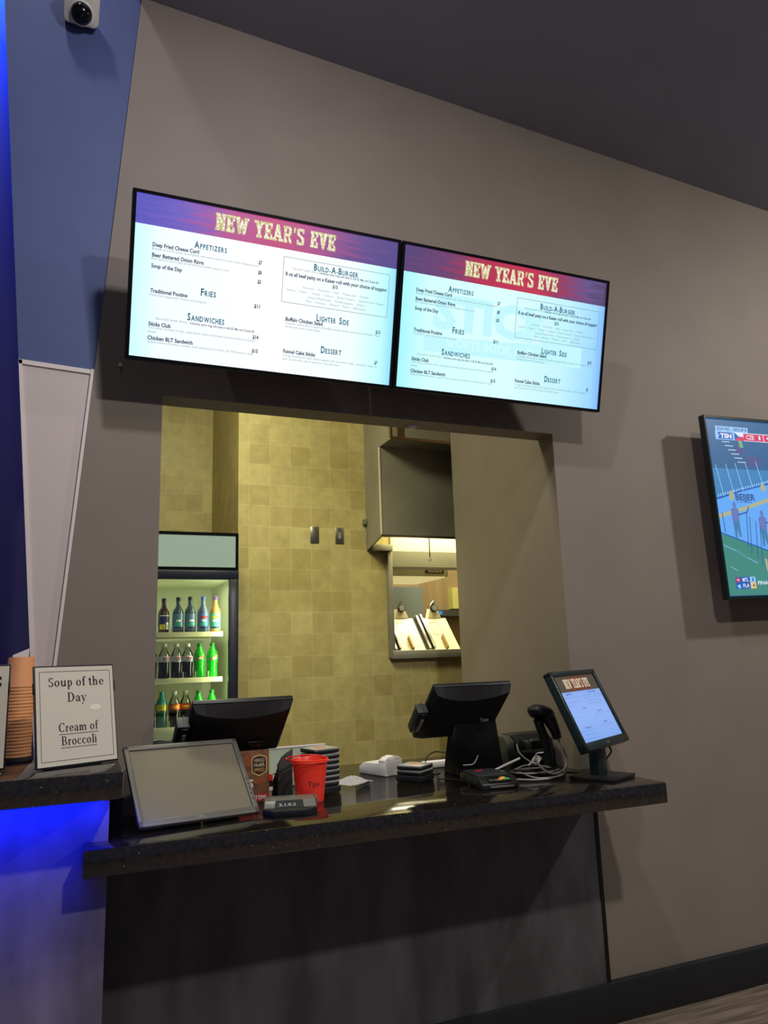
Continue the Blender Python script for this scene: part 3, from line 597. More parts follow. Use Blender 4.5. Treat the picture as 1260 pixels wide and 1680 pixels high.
def bottle(label, x, z, kind, rz=0, y=1.405, h=.19):
    t = thing('drink_bottle', label, 'bottle', (x, y, z), rz, 'bottles in the drinks fridge')
    k = h/.19; r = .0298
    P = {'cola': (pm('cola', (16, 8, 8), .1), pm('label_white', (220, 220, 226), .5), pm('cap_pale', (200, 198, 180), .5)),
         'green': (pm('green_plastic', (16, 190, 22), .15, emit=0), pm('label_green', (40, 170, 50), .4), pm('cap_green', (18, 120, 30), .4)),
         'dark': (pm('dark_tea', (74, 42, 28), .12), pm('label_navy', (34, 30, 92), .4), pm('cap_black', (14, 14, 18), .4)),
         'blue': (pm('water', (104, 126, 150), .1), pm('label_blue', (96, 128, 190), .4), pm('cap_blue', (84, 104, 186), .4)),
         'teal': (pm('pale_drink', (70, 92, 98), .12), pm('label_teal', (104, 140, 176), .4), pm('cap_black', (14, 14, 18), .4)),
         'amber': (pm('amber_drink', (190, 150, 84), .12), pm('label_mint', (110, 200, 150), .4), pm('cap_plum', (116, 80, 150), .4)),
         'orange': (pm('cola', (16, 8, 8), .1), pm('label_orange', (226, 96, 40), .4), pm('cap_pale', (200, 198, 180), .5)),
         'lemon': (pm('teal_bottle', (24, 92, 70), .15), pm('label_lemon', (206, 206, 40), .4), pm('cap_teal', (40, 160, 160), .4))}[kind]
    if kind in ('dark', 'blue', 'teal', 'amber'):
        prof = [(r*.9, 0), (r, .006), (r, .105), (r*.92, .118), (r*.5, .142), (r*.42, .15), (r*.40, .172)]; lab = (.02, .1)
    else:
        prof = [(r*.72, 0), (r*.98, .008), (r, .02), (r*.90, .05), (r*.97, .085), (r, .09), (r, .12), (r*.94, .13), (r*.62, .152), (r*.42, .165), (r*.38, .174)]; lab = (.092, .122)
    fill = [p for p in prof if p[1] <= .14]
    if kind in ('cola', 'orange', 'lemon'):
        MB().lathe([(a*1.005, b*k) for a, b in fill if b <= .128], 0, None, 20).build('drink', P[0], t)
        MB().lathe([(a, b*k) for a, b in prof if b >= .12], 0, None, 20, cap=False).build('neck', M_CLEAR if kind != 'lemon' else pm('teal_neck', (40, 150, 150), .2), t)
    else:
        MB().lathe([(a, b*k) for a, b in prof], 0, None, 20).build('body', P[0], t)
    MB().lathe([(.0125, prof[-1][1]*k-.002), (.0135, prof[-1][1]*k), (.0135, .187*k), (.011, .19*k)], 0, None, 14).build('cap', P[2], t)
    L = MB(); L.lathe([(r*1.02, lab[0]*k), (r*1.025, lab[0]*k+.002), (r*1.025, lab[1]*k-.002), (r*1.02, lab[1]*k)], 0, None, 20, cap=False)
    rr = r*1.025; zc = (lab[0]+lab[1])/2*k
    mats = [P[1], pm('label_red', (214, 40, 40), .4), pm('label_ink', (24, 34, 90), .4), pm('label_pale', (232, 236, 230), .4), pm('label_yellow', (230, 210, 40), .4), pm('label_seafoam', (70, 196, 170), .4)]
    def arc(x0, x1, z0, z1, n=6, sl=0): return [rect(x0+(x1-x0)*i/n, z0+sl*i, x0+(x1-x0)*(i+1)/n, z1+sl*i) for i in range(n)]
    if kind == 'cola':
        L.flat(arc(-.018, .018, zc+.004, zc+.010), .0004, 1, None, rr); L.flat(arc(-.014, .014, zc-.011, zc-.006), .0004, 2, None, rr); L.flat(text('PEPSI', -.015, zc-.0045, .007, .015, bold=.03), .0004, 2, None, rr)
    elif kind == 'green':
        L.flat(arc(-.022, .02, zc-.012, zc-.002, 7, .0022), .0004, 1, None, rr); L.flat(arc(-.012, .022, zc+.0, zc+.004, 7, .0022), .0006, 4, None, rr); L.flat(text('DEW', -.012, zc-.006, .009, .012, bold=.03), .0009, 3, None, rr)
    elif kind in ('orange',): L.flat(arc(-.02, .02, zc-.004, zc+.006), .0004, 4, None, rr)
    elif kind == 'lemon': L.flat(arc(-.024, .02, zc-.02, zc-.012, 7, .002), .0004, 4, None, rr)
    elif kind == 'dark':
        L.flat(arc(-.03, .0, .022, .05), .0004, 4, None, rr); L.flat(arc(.004, .026, .022, .06), .0004, 3, None, rr); L.flat(arc(-.03, .03, .094, .099), .0005, 3, None, rr)
    else:
        L.flat(arc(-.026, .026, .024, .034), .0004, 2, None, rr); L.flat(arc(-.022, .022, .04, .058), .0004, 5, None, rr); L.flat(arc(-.014, .014, .062, .074), .0004, 3, None, rr)
        if kind == 'amber' or kind == 'blue': L.flat(arc(-.024, .024, .082, .092), .0004, 1 if kind == 'blue' else 4, None, rr)
    L.build('label', mats, t)
    return t
zt, zm, zl = 1.688, 1.443, 1.189
for a in (('short dark bottle with navy label at left end of the top fridge shelf', .318, zt, 'dark', .2, .193), ('pale bottle with seafoam label, second from left on the top fridge shelf', .395, zt, 'teal', 0, .2),
          ('clear bottle with black cap and seafoam label mid top fridge shelf', .460, zt, 'teal', .2, .203), ('clear bottle with red band and blue cap on the top fridge shelf', .530, zt, 'blue', .1, .205),
          ('amber bottle with mint label at right end of the top fridge shelf', .598, zt, 'amber', -.2, .205)):
    bottle(a[0], a[1], a[2], a[3], a[4], h=a[5])
bottle('dark cola bottle half hidden at the far left of the middle fridge shelf', .262, zm, 'cola', 0, 1.43)
for i, x in enumerate((.326, .390, .450)):
    bottle(('leftmost fully visible', 'middle', 'rightmost')[i]+' cola bottle with white label on the middle fridge shelf', x, zm, 'cola', .25)
bottle('bright green soda bottle beside the colas on the middle fridge shelf', .514, zm, 'green', .1)
bottle('bright green soda bottle at right end of the middle fridge shelf', .584, zm, 'green', .35)
bottle('teal bottle half hidden at left edge of the lower fridge shelf', .258, zl, 'lemon', 0, 1.42)
bottle('teal bottle with yellow label on the lower fridge shelf', .318, zl, 'lemon', .1)
bottle('dark soda bottle with orange label left on the lower fridge shelf', .384, zl, 'orange', .25)
bottle('dark soda bottle with orange label just left of the lower green bottles', .447, zl, 'orange', .0, 1.43)
bottle('green soda bottle on the lower fridge shelf above the till corner', .512, zl, 'green', .2)
bottle('green soda bottle at right end of the lower fridge shelf', .584, zl, 'green', .3)

# ================================================================ hood and kitchen hatch
t = thing('extractor_hood', 'large dull stainless extractor hood with deeper upper box', 'extractor hood', (2.1, 1.3, 2.245))
S = shift(t)
MB().box((1.56, 1.048, 2.80), (2.75, 1.499, 3.3), 0, S).build('upper_box', M_STEELDULL, t)
MB().box((1.555, 1.042, 2.795), (2.75, 1.0475, 2.812), 0, S).box((1.553, 1.042, 2.812), (1.5595, 1.068, 3.3), 0, S).box((1.60, 1.042, 2.812), (1.64, 1.0475, 3.3), 0, S).build('edge_trim', pm('copper_toned_steel', (168, 140, 112), .3, metal=1), t)
m = MB()
m.box((1.5602, 1.235, 2.247), (2.7498, 1.2445, 2.7995), 0, S); m.prism([(1.245, 2.245), (1.499, 2.19), (1.499, 2.7995), (1.245, 2.7995)], 1.56, 1.57, 0, S, 'YZ'); m.box((2.74, 1.245, 2.245), (2.75, 1.499, 2.7995), 0, S); m.box((1.57, 1.245, 2.5), (2.74, 1.499, 2.52), 0, S)
m.build('canopy', M_STEELDULL, t)
MB().box((1.565, 1.228, 2.238), (2.75, 1.246, 2.252), 0, S).build('front_lip', M_STEEL, t)
MB().box((1.553, 1.229, 2.252), (1.5598, 1.242, 2.795), 0, S).build('corner_strip', pm('bright_steel_edge', (206, 200, 180), .4), t)
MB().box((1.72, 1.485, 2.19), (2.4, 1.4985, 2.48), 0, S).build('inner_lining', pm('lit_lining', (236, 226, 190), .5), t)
MB().box((1.6, 1.33, 2.46), (2.6, 1.39, 2.49), 0, S).build('lamp_tube', screen_mat('hood_tube', (255, 236, 170), 4), t)
tt = thing('pull_chain', 'thin steel pull rod with hook hanging below the hood', 'pull rod', (1.905, 1.30, 2.13))
MB().cyl((0, 0, .0), (0, 0, .375), .004).build('rod', M_STEEL, tt)
MB().tube([(0, 0, 0), (.008, 0, -.012), (.004, 0, -.026), (-.006, 0, -.022), (-.004, 0, -.012)], .0022).build('hook', M_CHROME, tt)
w1 = MB()
w1.box((1.688, 1.46, 1.516), (1.718, 1.62, 2.20), 0, None, bev=.002); w1.box((1.70, 1.455, 1.511), (2.42, 1.62, 1.562), 0, None, bev=.003); w1.box((1.718, 1.478, 2.089), (2.42, 1.62, 2.19), 0, None)
w1.box((1.58, 1.44, 2.185), (1.716, 1.499, 2.224), 0, None, bev=.002)
struct(w1.build('window_1', M_STEELDULL))
area('hatch_lamp', (2.05, 1.86, 2.09), (2.05, 1.84, 0), .5, 5, (1, .95, .66), .2)
tag(B('sensor_box', (1.535, 1.47, 2.352), (1.562, 1.5, 2.388), pm('grey_green_plastic', (92, 104, 84), .5), bev=.004), 'tiny grey-green sensor on tile beside the hood', 'sensor')
tag(MB().tube([(1.556, 1.49, 2.352), (1.558, 1.492, 2.30), (1.555, 1.492, 2.26), (1.565, 1.488, 2.235)], .003).lathe([(.007, 0), (.009, .008), (.004, .014)], 0, Matrix.Translation((1.568, 1.488, 2.222))).build('sensor_lead', M_STEEL), 'short grey lead ending in a small knob under the sensor', 'cable')
for x, nm in ((1.19, 0), (1.352, 1)):
    t = thing('wall_plate', ('steel blank wall plate on tile, left of the pair', 'steel wall plate with reflection and cable slot, nearer the hood')[nm], 'wall plate', (x+.027, 1.5, 2.28))
    MB().box((-.028, -.006, -.051), (.028, 0, .051), 0, None, bev=.002).build('plate', M_STEEL, t)
    if nm: MB().box((-.008, -.008, -.02), (.008, -.005, .02), 0, None).build('slot', M_SILVER, t)
    for z in (.041, -.041): MB().cyl((0, -.008, z), (0, -.004, z), .0035).build('screw', M_CHROME, t)
# beyond the hatch
t = thing('broiler', 'stainless overhead broiler with small dark name badge seen through the hatch', 'broiler', (2.15, 2.45, 2.11))
S = shift(t)
MB().box((1.5, 2.2, 2.113), (2.49, 2.76, 2.32), 0, S).build('body', M_STEELDULL, t)
for x in (1.7, 2.3): MB().box((x, 2.45, 2.32), (x+.03, 2.48, 3.599), 0, S).build('hanger', M_STEEL, t)
MB().box((1.5, 2.21, 2.105), (2.47, 2.74, 2.113), 0, S).build('underside', screen_mat('cream_glow', (226, 206, 140), .8), t)  # brightness of the underside put in as the material's own glow
MB().box((2.30, 2.19, 2.135), (2.45, 2.2, 2.168), 0, S).flat(xform(text('Garland', 0, 0, .017, .11), 2.32-t.location.x, 2.143-t.location.z, 1, 1), -(2.189-t.location.y), 1).build('badge', [M_BLACK2, M_WHITE], t)
tag(MB().cyl((1.99, 2.3, 2.02), (1.99, 2.3, 2.12), .006).tube([(1.99, 2.3, 2.02), (2.0, 2.3, 2.0), (1.99, 2.3, 1.985)], .003).build('hanging_rod', M_STEEL), 'thin rod hanging under the broiler front seen through the hatch', 'rod')
tag(B('steel_cabinet', (2.2, 2.9, .0), (2.60, 3.18, 2.10), pm('blue_grey_steel', (132, 144, 150), .4, metal=.4)), 'tall blue-grey steel cabinet at left behind the hatch', 'cabinet')
t = thing('wall_shelf', 'dark shelf with small blue light on the far wall behind the hatch', 'shelf', (3.05, 3.15, 1.86))
MB().box((-.29, -.1, .0), (.35, .04, .055), 0).box((-.29, -.1, -.12), (-.26, .04, .0), 0).build('board', M_DKGREY, t)
MB().box((-.27, -.112, .012), (-.20, -.1, .045), 0).build('indicator_light', screen_mat('small_blue_light', (70, 130, 190), 1), t)
tag(B('pale_wall_board', (3.0, 3.12, 1.93), (3.6, 3.2, 2.12), pm('pale_olive_board', (190, 186, 110), .6)), 'pale olive board high on the far wall behind the hatch', 'board')
def tray_unit(label, x0, x1, cx):
    t = thing('slanted_tray', label, 'kitchen tray', (x0, 1.66, 1.56), 0, 'slanted steel trays behind the hatch')
    w = x1-x0; A = math.atan2(.215, .20)
    T = Matrix.Rotation(-(PI/2-A), 4, 'X')
    L = .30
    mt = pm('pale_tray_enamel', (226, 216, 176), .4)
    MB().box((.03, 0, 0), (w-.02, .012, L), 0, T).build('panel', mt, t)
    MB().box((.0, -.02, 0), (.018, .02, L+.01), 0, T, bev=.003).box((.028, -.03, 0), (.042, .02, L+.012), 0, T, bev=.003).build('rail', M_STEEL, t)
    MB().flat(outline(.09, .14, w-.09, .26, .003), .001, 0, T).build('embossed_frame', M_GREY, t)
    MB().box((w*.5+.0, -.03, .0), (w*.5+.012, 0, .11), 0, T).build('bracket', pm('brown_steel', (150, 118, 60), .4, metal=.5), t)
    c = cx-x0
    MB().hull2([(c-.05, .2, .222), (c+.05, .2, .222), (c+.05, .25, .222), (c-.05, .25, .222)], [(c-.035, .21, .285), (c+.025, .21, .285), (c+.025, .25, .285), (c-.035, .25, .285)]).build('stand', mt, t)
    d = MB().cyl((c-.005, .205, .285), (c-.005, .185, .29), .026, n=20).build('dial', M_BLACK, t)
    MB().cyl((c-.005, .186, .29), (c-.005, .181, .291), .021, n=20).build('dial_face', M_SILVER, d)
    MB().cyl((c-.02, .21, .31), (c-.0, .2, .335), .012).build('valve', M_CHROME, t)
    return t
tray_unit('slanted pale steel tray with round dial, left of two behind the hatch', 1.80, 2.045, 1.945)
tray_unit('slanted pale steel tray with round dial, right of two behind the hatch', 2.047, 2.30, 2.195)
tag(B('cook_line_table', (1.62, 1.63, .0), (2.9, 2.12, 1.53), M_STEELDULL), 'steel cook line table under the slanted trays', 'table')

# ================================================================ things on the counter
ZC = 1.0132
# --- grey monitor lying back at the left end
t = thing('monitor', 'grey desktop monitor with blank screen leaning far back at left counter end', 'monitor', (.0799, -.3243, ZC), .2282)
T = Matrix.Translation((0, 0, .017)) @ Matrix.Rotation(-.7717, 4, 'X') @ Matrix.Rotation(.0214, 4, 'Y')
w, h = .4063, .3122
def frame_ring(w, h, b, d0, d1, T, bev=.004, bb=None):
    m = MB(); bb = bb or b
    m.box((0, d0, 0), (w, d1, bb), 0, T, bev=bev); m.box((0, d0, h-b), (w, d1, h), 0, T, bev=bev); m.box((0, d0, 0), (b, d1, h), 0, T, bev=bev); m.box((w-b, d0, 0), (w, d1, h), 0, T, bev=bev)
    return m
frame_ring(w, h, .019, -.006, .012, T, .004, .024).build('bezel', M_GREY, t)
MB().box((.012, .0, .012), (w-.012, .012, h-.012), 0, T).build('panel', pm('screen_reflection_grey', (112, 104, 84), .55, spec=.5), t)  # warm grey stands for the room reflected in the blank screen
MB().box((.04, .012, .04), (w-.04, .045, h-.04), 0, T, bev=.008).build('back_cover', M_DKGREY, t)
a = MB(); a.flat(text('DELL', w/2-.014, .008, .008, w/2+.014, bold=.03), .0065, 0, T); a.build('badge', M_SILVER, t)
a = MB()
for i in range(5): a.box((w-.0125, -.0075, .05+.02*i), (w-.0085, -.005, .058+.02*i), 0, T, bev=.001)
a.build('buttons', M_BLACK, t)
MB().prism([(.12, .0), (.25, .0), (.23, .10), (.185, .128), (.145, .092)], .15, .25, 0, None, 'YZ', bev=.006).build('stand', M_DKGREY, t)

# --- tills seen from behind
def till(name, label, bl, yaw, tilt, w, h, stand, reader, logo):
    t = thing('till', label, 'till', (bl[0], bl[1], ZC), yaw, 'black tills on the counter')
    T = Matrix.Translation((0, 0, bl[2]-ZC)) @ Matrix.Rotation(-tilt, 4, 'X')
    # local -Y is the back of the screen (towards the customer), +Y its touch side
    MB().hull2([(0, 0, 0), (w, 0, 0), (w, 0, h), (0, 0, h)], [(0, .018, 0), (w, .018, 0), (w, .018, h), (0, .018, h)], 0, T, bev=.003).build('screen_frame', M_BLACK, t)
    MB().box((.014, .017, .014), (w-.014, .0195, h-.014), 0, T).build('touch_screen', M_GLOSSBLACK, t)
    m = MB(); n = 9; A_ = []; B_ = []
    for i in range(n+1):
        s_ = i/n; dip = .042*math.sin(PI*s_)**.8
        A_.append((w*s_, -.001, h-.004)); B_.append((.012+(w-.024)*s_, -.028, h-.02-dip))
    for i in range(n): m.add([A_[i], A_[i+1], B_[i+1], B_[i]], [(0, 1, 2, 3)], 0, T, True)
    lo = [(0, -.001, .004), (w, -.001, .004)]; l2 = [(.02, -.03, .03), (w-.02, -.03, .03)]
    m.add(B_ + [l2[1], l2[0]], [tuple(range(len(B_)+2))[::-1]], 1, T)
    m.add([lo[0], lo[1], l2[1], l2[0]], [(3, 2, 1, 0)], 1, T); m.add([A_[0], B_[0], l2[0], lo[0]], [(3, 2, 1, 0)], 1, T); m.add([A_[-1], B_[-1], l2[1], lo[1]], [(0, 1, 2, 3)], 1, T)
    m.build('back_cover', [pm('till_lit_facet', (50, 50, 52), .4), M_BLACK2], t)  # top facet coloured lighter for the light falling on it
    a = MB(); a.box((w*.62, -.034, .055), (w*.62+.06, -.03, .085), 0, T, bev=.001).flat(text('Aures', w*.62+.008, .063, .012, w*.62+.052), .035, 1, T)
    if logo: a.build('logo_plate', [M_BLACK, M_SILVER], t)
    # column and foot
    x0, x1, xt0, xt1, yb, yt, zt = stand
    MB().hull2([(x0, yb, .0), (x1, yb, .0), (x1, yb+.14, .0), (x0, yb+.14, .0)], [(xt0, yt, zt), (xt1, yt, zt), (xt1, yt+.05, zt-.06), (xt0, yt+.05, zt-.06)], bev=.005).build('column', M_BLACK, t)
    if reader:
        rd = MB().box((-.045, -.03, .07), (.0, .012, .20), 0, T, bev=.006).box((-.03, -.036, .085), (-.004, -.028, .19), 0, T, bev=.003).build('card_reader', M_BLACK, t)
        MB().box((-.046, -.032, .188), (.0, .014, .201), 0, T, bev=.003).box((-.022, -.034, .184), (-.018, .016, .204), 0, T).build('swipe_slot', M_DKGREY, rd)
        MB().box((-.024, -.0375, .095), (-.010, -.035, .16), 0, T, bev=.001).build('sticker', M_SILVER, rd)
    return t, T
t, T = till('till', 'black till seen from behind, on wide tapering stand right of centre', (1.2186, .1275, 1.186), 0, -.8153, .36, .3133, (.207, .44, .14, .33, .005, -.125, .285), True, False)
a = MB(); a.flat(text('Yuno', .255, .232, .016, .295, bold=.01), .132, 0); a.build('logo', M_SILVER, t)
till('till', 'black till seen from behind the leaning grey monitor', (.265, .1413, 1.1907), .036, -.8384, .3744, .2866, (.09, .28, .11, .27, .10, -.02, .20), True, True)

# --- small menu monitor at the right end
t = thing('monitor', 'small dark-framed counter monitor showing the menu, turned right at the counter end', 'monitor', (1.905, -.23, ZC), .46)
yaw = .5216-.46
T = Matrix.Translation(Matrix.Rotation(-.46, 3, 'Z') @ (Vector((1.7043, -.4095, 1.1438))-Vector((1.905, -.23, ZC)))) @ Matrix.Rotation(yaw, 4, 'Z') @ Matrix.Rotation(-.4304, 4, 'X')
w, h = .4455, .3311
M_FR = pm('dark_green_black_plastic', (26, 40, 40), .35)
frame_ring(w, h, .022, -.006, .03, T, .005, .034).build('bezel', M_FR, t)
MB().box((.01, .006, .01), (w-.01, .03, h-.01), 0, T).box((.06, .03, .05), (w-.06, .055, h-.05), 0, T, bev=.01).build('casing', M_BLACK, t)
s = MB(); s.flat([rect(.022, .034, w-.022, .242)], -.004, 0, T); s.build('screen', gradient_screen('small_menu_body', [(0, (128, 168, 240)), (.5, (146, 180, 244)), (1, (140, 172, 240))], 'Z'), t)
s = MB(); s.flat([rect(.022, .242, w-.022, h-.022)], -.004, 0, T); s.flat([poly((.12, .245), (.35, .245), (.33, .306), (.14, .306))], -.0036, 1, T); s.build('header', [screen_mat('small_menu_header', (86, 78, 66), .8), screen_mat('small_menu_header_red', (118, 66, 54), .8)], t)
s = MB(); s.flat(slab_text("NEW YEAR'S EVE", .10, .256, .040, .345), -.0030, 0, T); s.build('title', screen_mat('small_menu_title', (216, 200, 170), .9), t)
s = MB()
for x0, z, x1, b in ((.07, .238, .13, 'Appetizers'), (.30, .238, .38, 'Build-A-Burger'), (.30, .150, .35, 'Lighter Side'), (.10, .090, .16, 'Sandwiches'), (.31, .100, .35, 'Dessert'), (.17, .17, .2, 'Fries')): s.flat(text(b, x0*.965, z*.965, .0085, x1*.965, bold=.02), -.0032, 0, T)
for x0, z, x1 in ((.035, .224, .2), (.035, .204, .18), (.035, .19, .09), (.23, .226, .42), (.23, .216, .42), (.25, .20, .40), (.25, .188, .40), (.25, .14, .42), (.24, .13, .34), (.04, .078, .2), (.04, .062, .2), (.04, .045, .2), (.27, .088, .41), (.03, .14, .12)):
    s.flat(text('served with fries and a choice of sauce', x0*.965, z*.965, .0055, x1*.965), -.0032, 1, T)
s.build('lettering', [screen_mat('small_menu_text', (84, 112, 170), .8), screen_mat('small_menu_fine', (112, 142, 206), .9)], t)
a = MB(); a.flat(text('DELL', w/2-.012, .013, .008, w/2+.012, bold=.03), .0065, 0, T); a.build('badge', M_SILVER, t)
MB().box((-.10, -.10, 0), (.10, .10, .012), 0, None, bev=.004).build('foot', M_BLACK, t)
MB().box((-.03, -.002, .01), (.05, .04, .20), 0, None, bev=.006).build('neck', M_FR, t)
MB().tube([(.09, .01, .12), (.10, .0, .09), (.06, .02, .05), (.055, .03, .018)], .004).tube([(.02, .03, .12), (.05, .03, .09), (.075, .04, .04), (.07, .06, .016)], .003).build('power_lead', M_CABLEBLACK, t)

# --- low device with sunken display
t = thing('card_terminal', 'low black device with sunken display beside the red pail', 'card terminal', (.592, -.20, ZC), -.22)
MB().prism([(-.095, -.08), (-.06, -.115), (.055, -.115), (.09, -.08), (.095, .09), (-.09, .09)], .0, .022, 0, None, 'XY', bev=.004).build('base', M_BLACK, t)
MB().hull2([(-.09, -.075, .022), (.088, -.075, .022), (.09, .085, .022), (-.086, .085, .022)], [(-.088, -.05, .042), (.085, -.05, .042), (.088, .085, .036), (-.084, .085, .036)], bev=.003).build('top_plate', pm('slate_plastic', (112, 112, 106), .35), t)
MB().hull2([(-.055, -.0765, .0225), (.045, -.0765, .0225), (.042, -.052, .0425), (-.05, -.052, .0425)], [(-.055, -.07, .02), (.045, -.07, .02), (.042, -.045, .04), (-.05, -.045, .04)]).build('display', M_GLOSSBLACK, t)
T = Matrix.Translation((0, -.0775, .0225)) @ Matrix.Rotation(-.885, 4, 'X')
a = MB(); a.flat(text('2.1.0.2', -.04, .007, .011, .018, bold=.03), .0008, 0, T); a.build('digits', M_SILVER, t)
MB().box((.086, -.05, .022), (.094, .06, .042), 0, None, bev=.003).build('side_handle', M_GREY, t)

# --- red tip pail
t = thing('tip_pail', 'translucent red plastic pail marked Tips standing on the counter', 'pail', (.7045, -.07, ZC), -.1)
M_PAIL = pm('red_pail_plastic', (244, 62, 46), .35)
M_PAIL.node_tree.nodes['Principled BSDF'].inputs['Subsurface Weight'].default_value = .25
MB().lathe([(.0, 0), (.050, 0), (.0505, .003), (.0655, .142), (.069, .143), (.0695, .149), (.0655, .150), (.063, .146), (.0485, .006), (0, .005)], 0, None, 32, cap=False).build('body', M_PAIL, t)
MB().tube([(-.066, .0, .146), (-.072, -.03, .141), (-.055, -.06, .142), (0, -.073, .141), (.055, -.05, .142), (.068, 0, .147)], .0025).tube([(-.066, .0, .146), (-.085, .02, .148), (-.07, .05, .152), (-.02, .07, .154), (.04, .06, .152), (.068, 0, .147)], .003).build('handle', M_RED, t)
T = Matrix.Translation((0, 0, 0))
a = MB()
for pl in text('Tips', -.022, .058, .018, .022): a.add([(.0575*math.sin(x/.0575+.05), -.0588*math.cos(x/.0575+.05), z) for x, z in pl[0]], pl[1])
a.build('lettering', M_INK, t)

# --- promotional card block
t = thing('promo_card', 'brown drinks promotion card with gold shield beside the grey monitor', 'table card', (.515, .015, ZC), .02)
MB().box((-.062, 0, 0), (.056, .03, .183), 0, None, bev=.001).build('card', pm('brown_print', (122, 84, 58), .35, var=.45, vscale=22), t)
SH = lambda k: [(x*k, z*k) for x, z in ((-.029, -.027), (0, -.041), (.029, -.027), (.031, .02), (.026, .033), (0, .040), (-.026, .033), (-.031, .02))]
a = MB()
a.flat([poly(*[(.018+x, .13+z) for x, z in SH(.98)])], .0006, 0); a.flat([poly(*[(.018+x, .13+z) for x, z in SH(.84)])], .0012, 1)
for b, z in (('ARNOLD', .142), ('PALMER', .125), ('SPIKED', .108)): a.flat(text(b, -.002, z, .012, .038, bold=.01), .0018, 2 if z > .11 else 0)
a.flat([rect(-.062, .004, .054, .028)], .0006, 3); a.flat(text('YTEM!', -.012, .009, .014, .044, bold=.02), .0012, 4); a.flat(text('5', -.024, .050, .030, -.004, bold=.04), .0012, 4)
a.flat([disc(.02, .075, .03, .012), disc(-.02, .15, .02, .025)], .0004, 5)
a.build('print', [pm('gold_print', (206, 170, 110), .4), pm('dark_brown_print', (58, 34, 22), .4), pm('pale_gold_print', (220, 200, 168), .4), pm('crimson_print', (176, 36, 52), .4), M_WHITE, pm('amber_print', (150, 84, 50), .4)], t)
tag(MB().box((.565, -.075, ZC), (.64, .0, ZC+.003)).box((.56, -.07, ZC+.003), (.635, .002, ZC+.006)).box((.545, -.08, ZC+.0065), (.60, -.02, ZC+.008)).build('receipts', pm('tan_receipt', (206, 178, 130), .7)), 'small loose tan slips on counter in front of the promotion card', 'paper')
# --- dark bracket, small red box
t = thing('card_holder', 'slanted dark grey plastic holder standing behind the red pail', 'holder', (.64, .06, ZC), .0)
MB().prism([(-.03, .0), (.03, .0), (.032, .176), (-.012, .148), (-.03, .12)], -.012, 0, 0, Matrix.Rotation(.18, 4, 'Z'), bev=.002).build('plate', M_DKGREY, t)
MB().prism([(.0, .0), (.09, .0), (.0, .11)], -.028, .028, 0, Matrix.Rotation(.18, 4, 'Z'), 'YZ').build('prop', M_BLACK, t)
MB().tube([(-.05, -.03, .09), (-.02, -.026, .10), (.03, -.022, .125)], .0025).build('cord', M_CABLEBLACK, t)
t = thing('gum_box', 'small red and white open box between promotion card and dark holder', 'box', (.576, .09, ZC), .1)
MB().box((-.016, -.02, 0), (.018, .02, .026), 0, None).build('lower', pm('clear_amber', (150, 130, 90), .3), t)
MB().box((-.018, -.022, .026), (.02, .022, .04), 0, None).build('middle', M_WHITE, t)
MB().box((-.017, -.021, .04), (.019, .021, .062), 0, None).build('band', M_BLACK2, t)
MB().prism([(-.018, .062), (.02, .062), (.02, .082), (-.024, .098)], -.022, .022, 0, None).build('lid', M_RED, t)
# --- pale paper stand and sheet behind the pagers
t = thing('paper_tray', 'pale green paper stand behind the tall pager stack', 'paper stand', (.77, .30, ZC+.0016), .05)
MB().box((-.13, 0, 0), (.12, .012, .15), 0, Matrix.Rotation(-.12, 4, 'X')).build('board', pm('pale_green_card', (176, 186, 160), .6), t)
MB().box((-.13, -.003, .148), (.12, .016, .156), 0, Matrix.Rotation(-.12, 4, 'X'), bev=.001).build('top_edge', M_WHITE, t)
MB().prism([(.0, 0), (.075, 0), (.0, .12)], .06, .115, 0, None, 'YZ').build('strut', pm('pale_green_card', (176, 186, 160), .6), t)

# --- pagers
def pager_mesh():
    m = MB()
    m.box((-.058, -.058, 0), (.058, .058, .0165), 0, None, bev=.007, seg=3); a = m.build('pager_body', M_BLACK)
    n = MB().box((-.0562, -.0562, .0135), (.0562, .0562, .0186), 0, None, bev=.0012).build('pager_rim', pm('pager_rim_grey', (156, 158, 150), .35))
    c = MB().box((-.040, -.040, .0178), (.040, .040, .0194), 0, None, bev=.0007).lathe([(.024, .0193), (.022, .0198), (.0, .0199)], 1, None, 20, cap=False).build('top_label', [pm('pager_label', (176, 178, 166), .4), pm('pager_orange', (216, 92, 48), .4)])
    return a, n, c
t0 = thing('pager', 'topmost pager of the tall stack behind the red pail', 'pager', (0, 0, 0), 0, 'square guest pagers in stacks')
pa, pr, pl = pager_mesh()
for o, nm in ((pa, 'body'), (pr, 'rim'), (pl, 'label_plate')): o.parent = t0; o.name = nm
PX, PY = .793, .09
ORD = ['second pager from the bottom', 'third pager from the bottom', 'fourth pager from the bottom', 'fifth pager from the bottom', 'sixth pager from the bottom', 'pager just below the topmost']
BASE = .026
b1 = thing('pager_charger', 'black charging base under the tall pager stack', 'charger', (PX, PY, ZC), .25, 'pager charging bases')
MB().box((-.061, -.061, 0), (.061, .061, BASE), 0, None, bev=.006).build('body', M_BLACK, b1)
t0.location = (PX, PY, ZC+BASE+.002+6*.0202); t0.rotation_euler = (0, 0, .25)
for k in range(6):
    dup(t0, (PX+.001*(k % 3-1), PY, ZC+BASE+.0005+k*.0202), ('lowest pager' if k == 0 else ORD[k-1] if k < 5 else 'pager just below the topmost')+' of the tall stack behind the red pail', .25+.03*((k*7) % 3-1))
P3 = (1.226, .135)
b2 = dup(b1, (P3[0], P3[1], ZC), 'black charging base with lead under the short pager stack', .62)
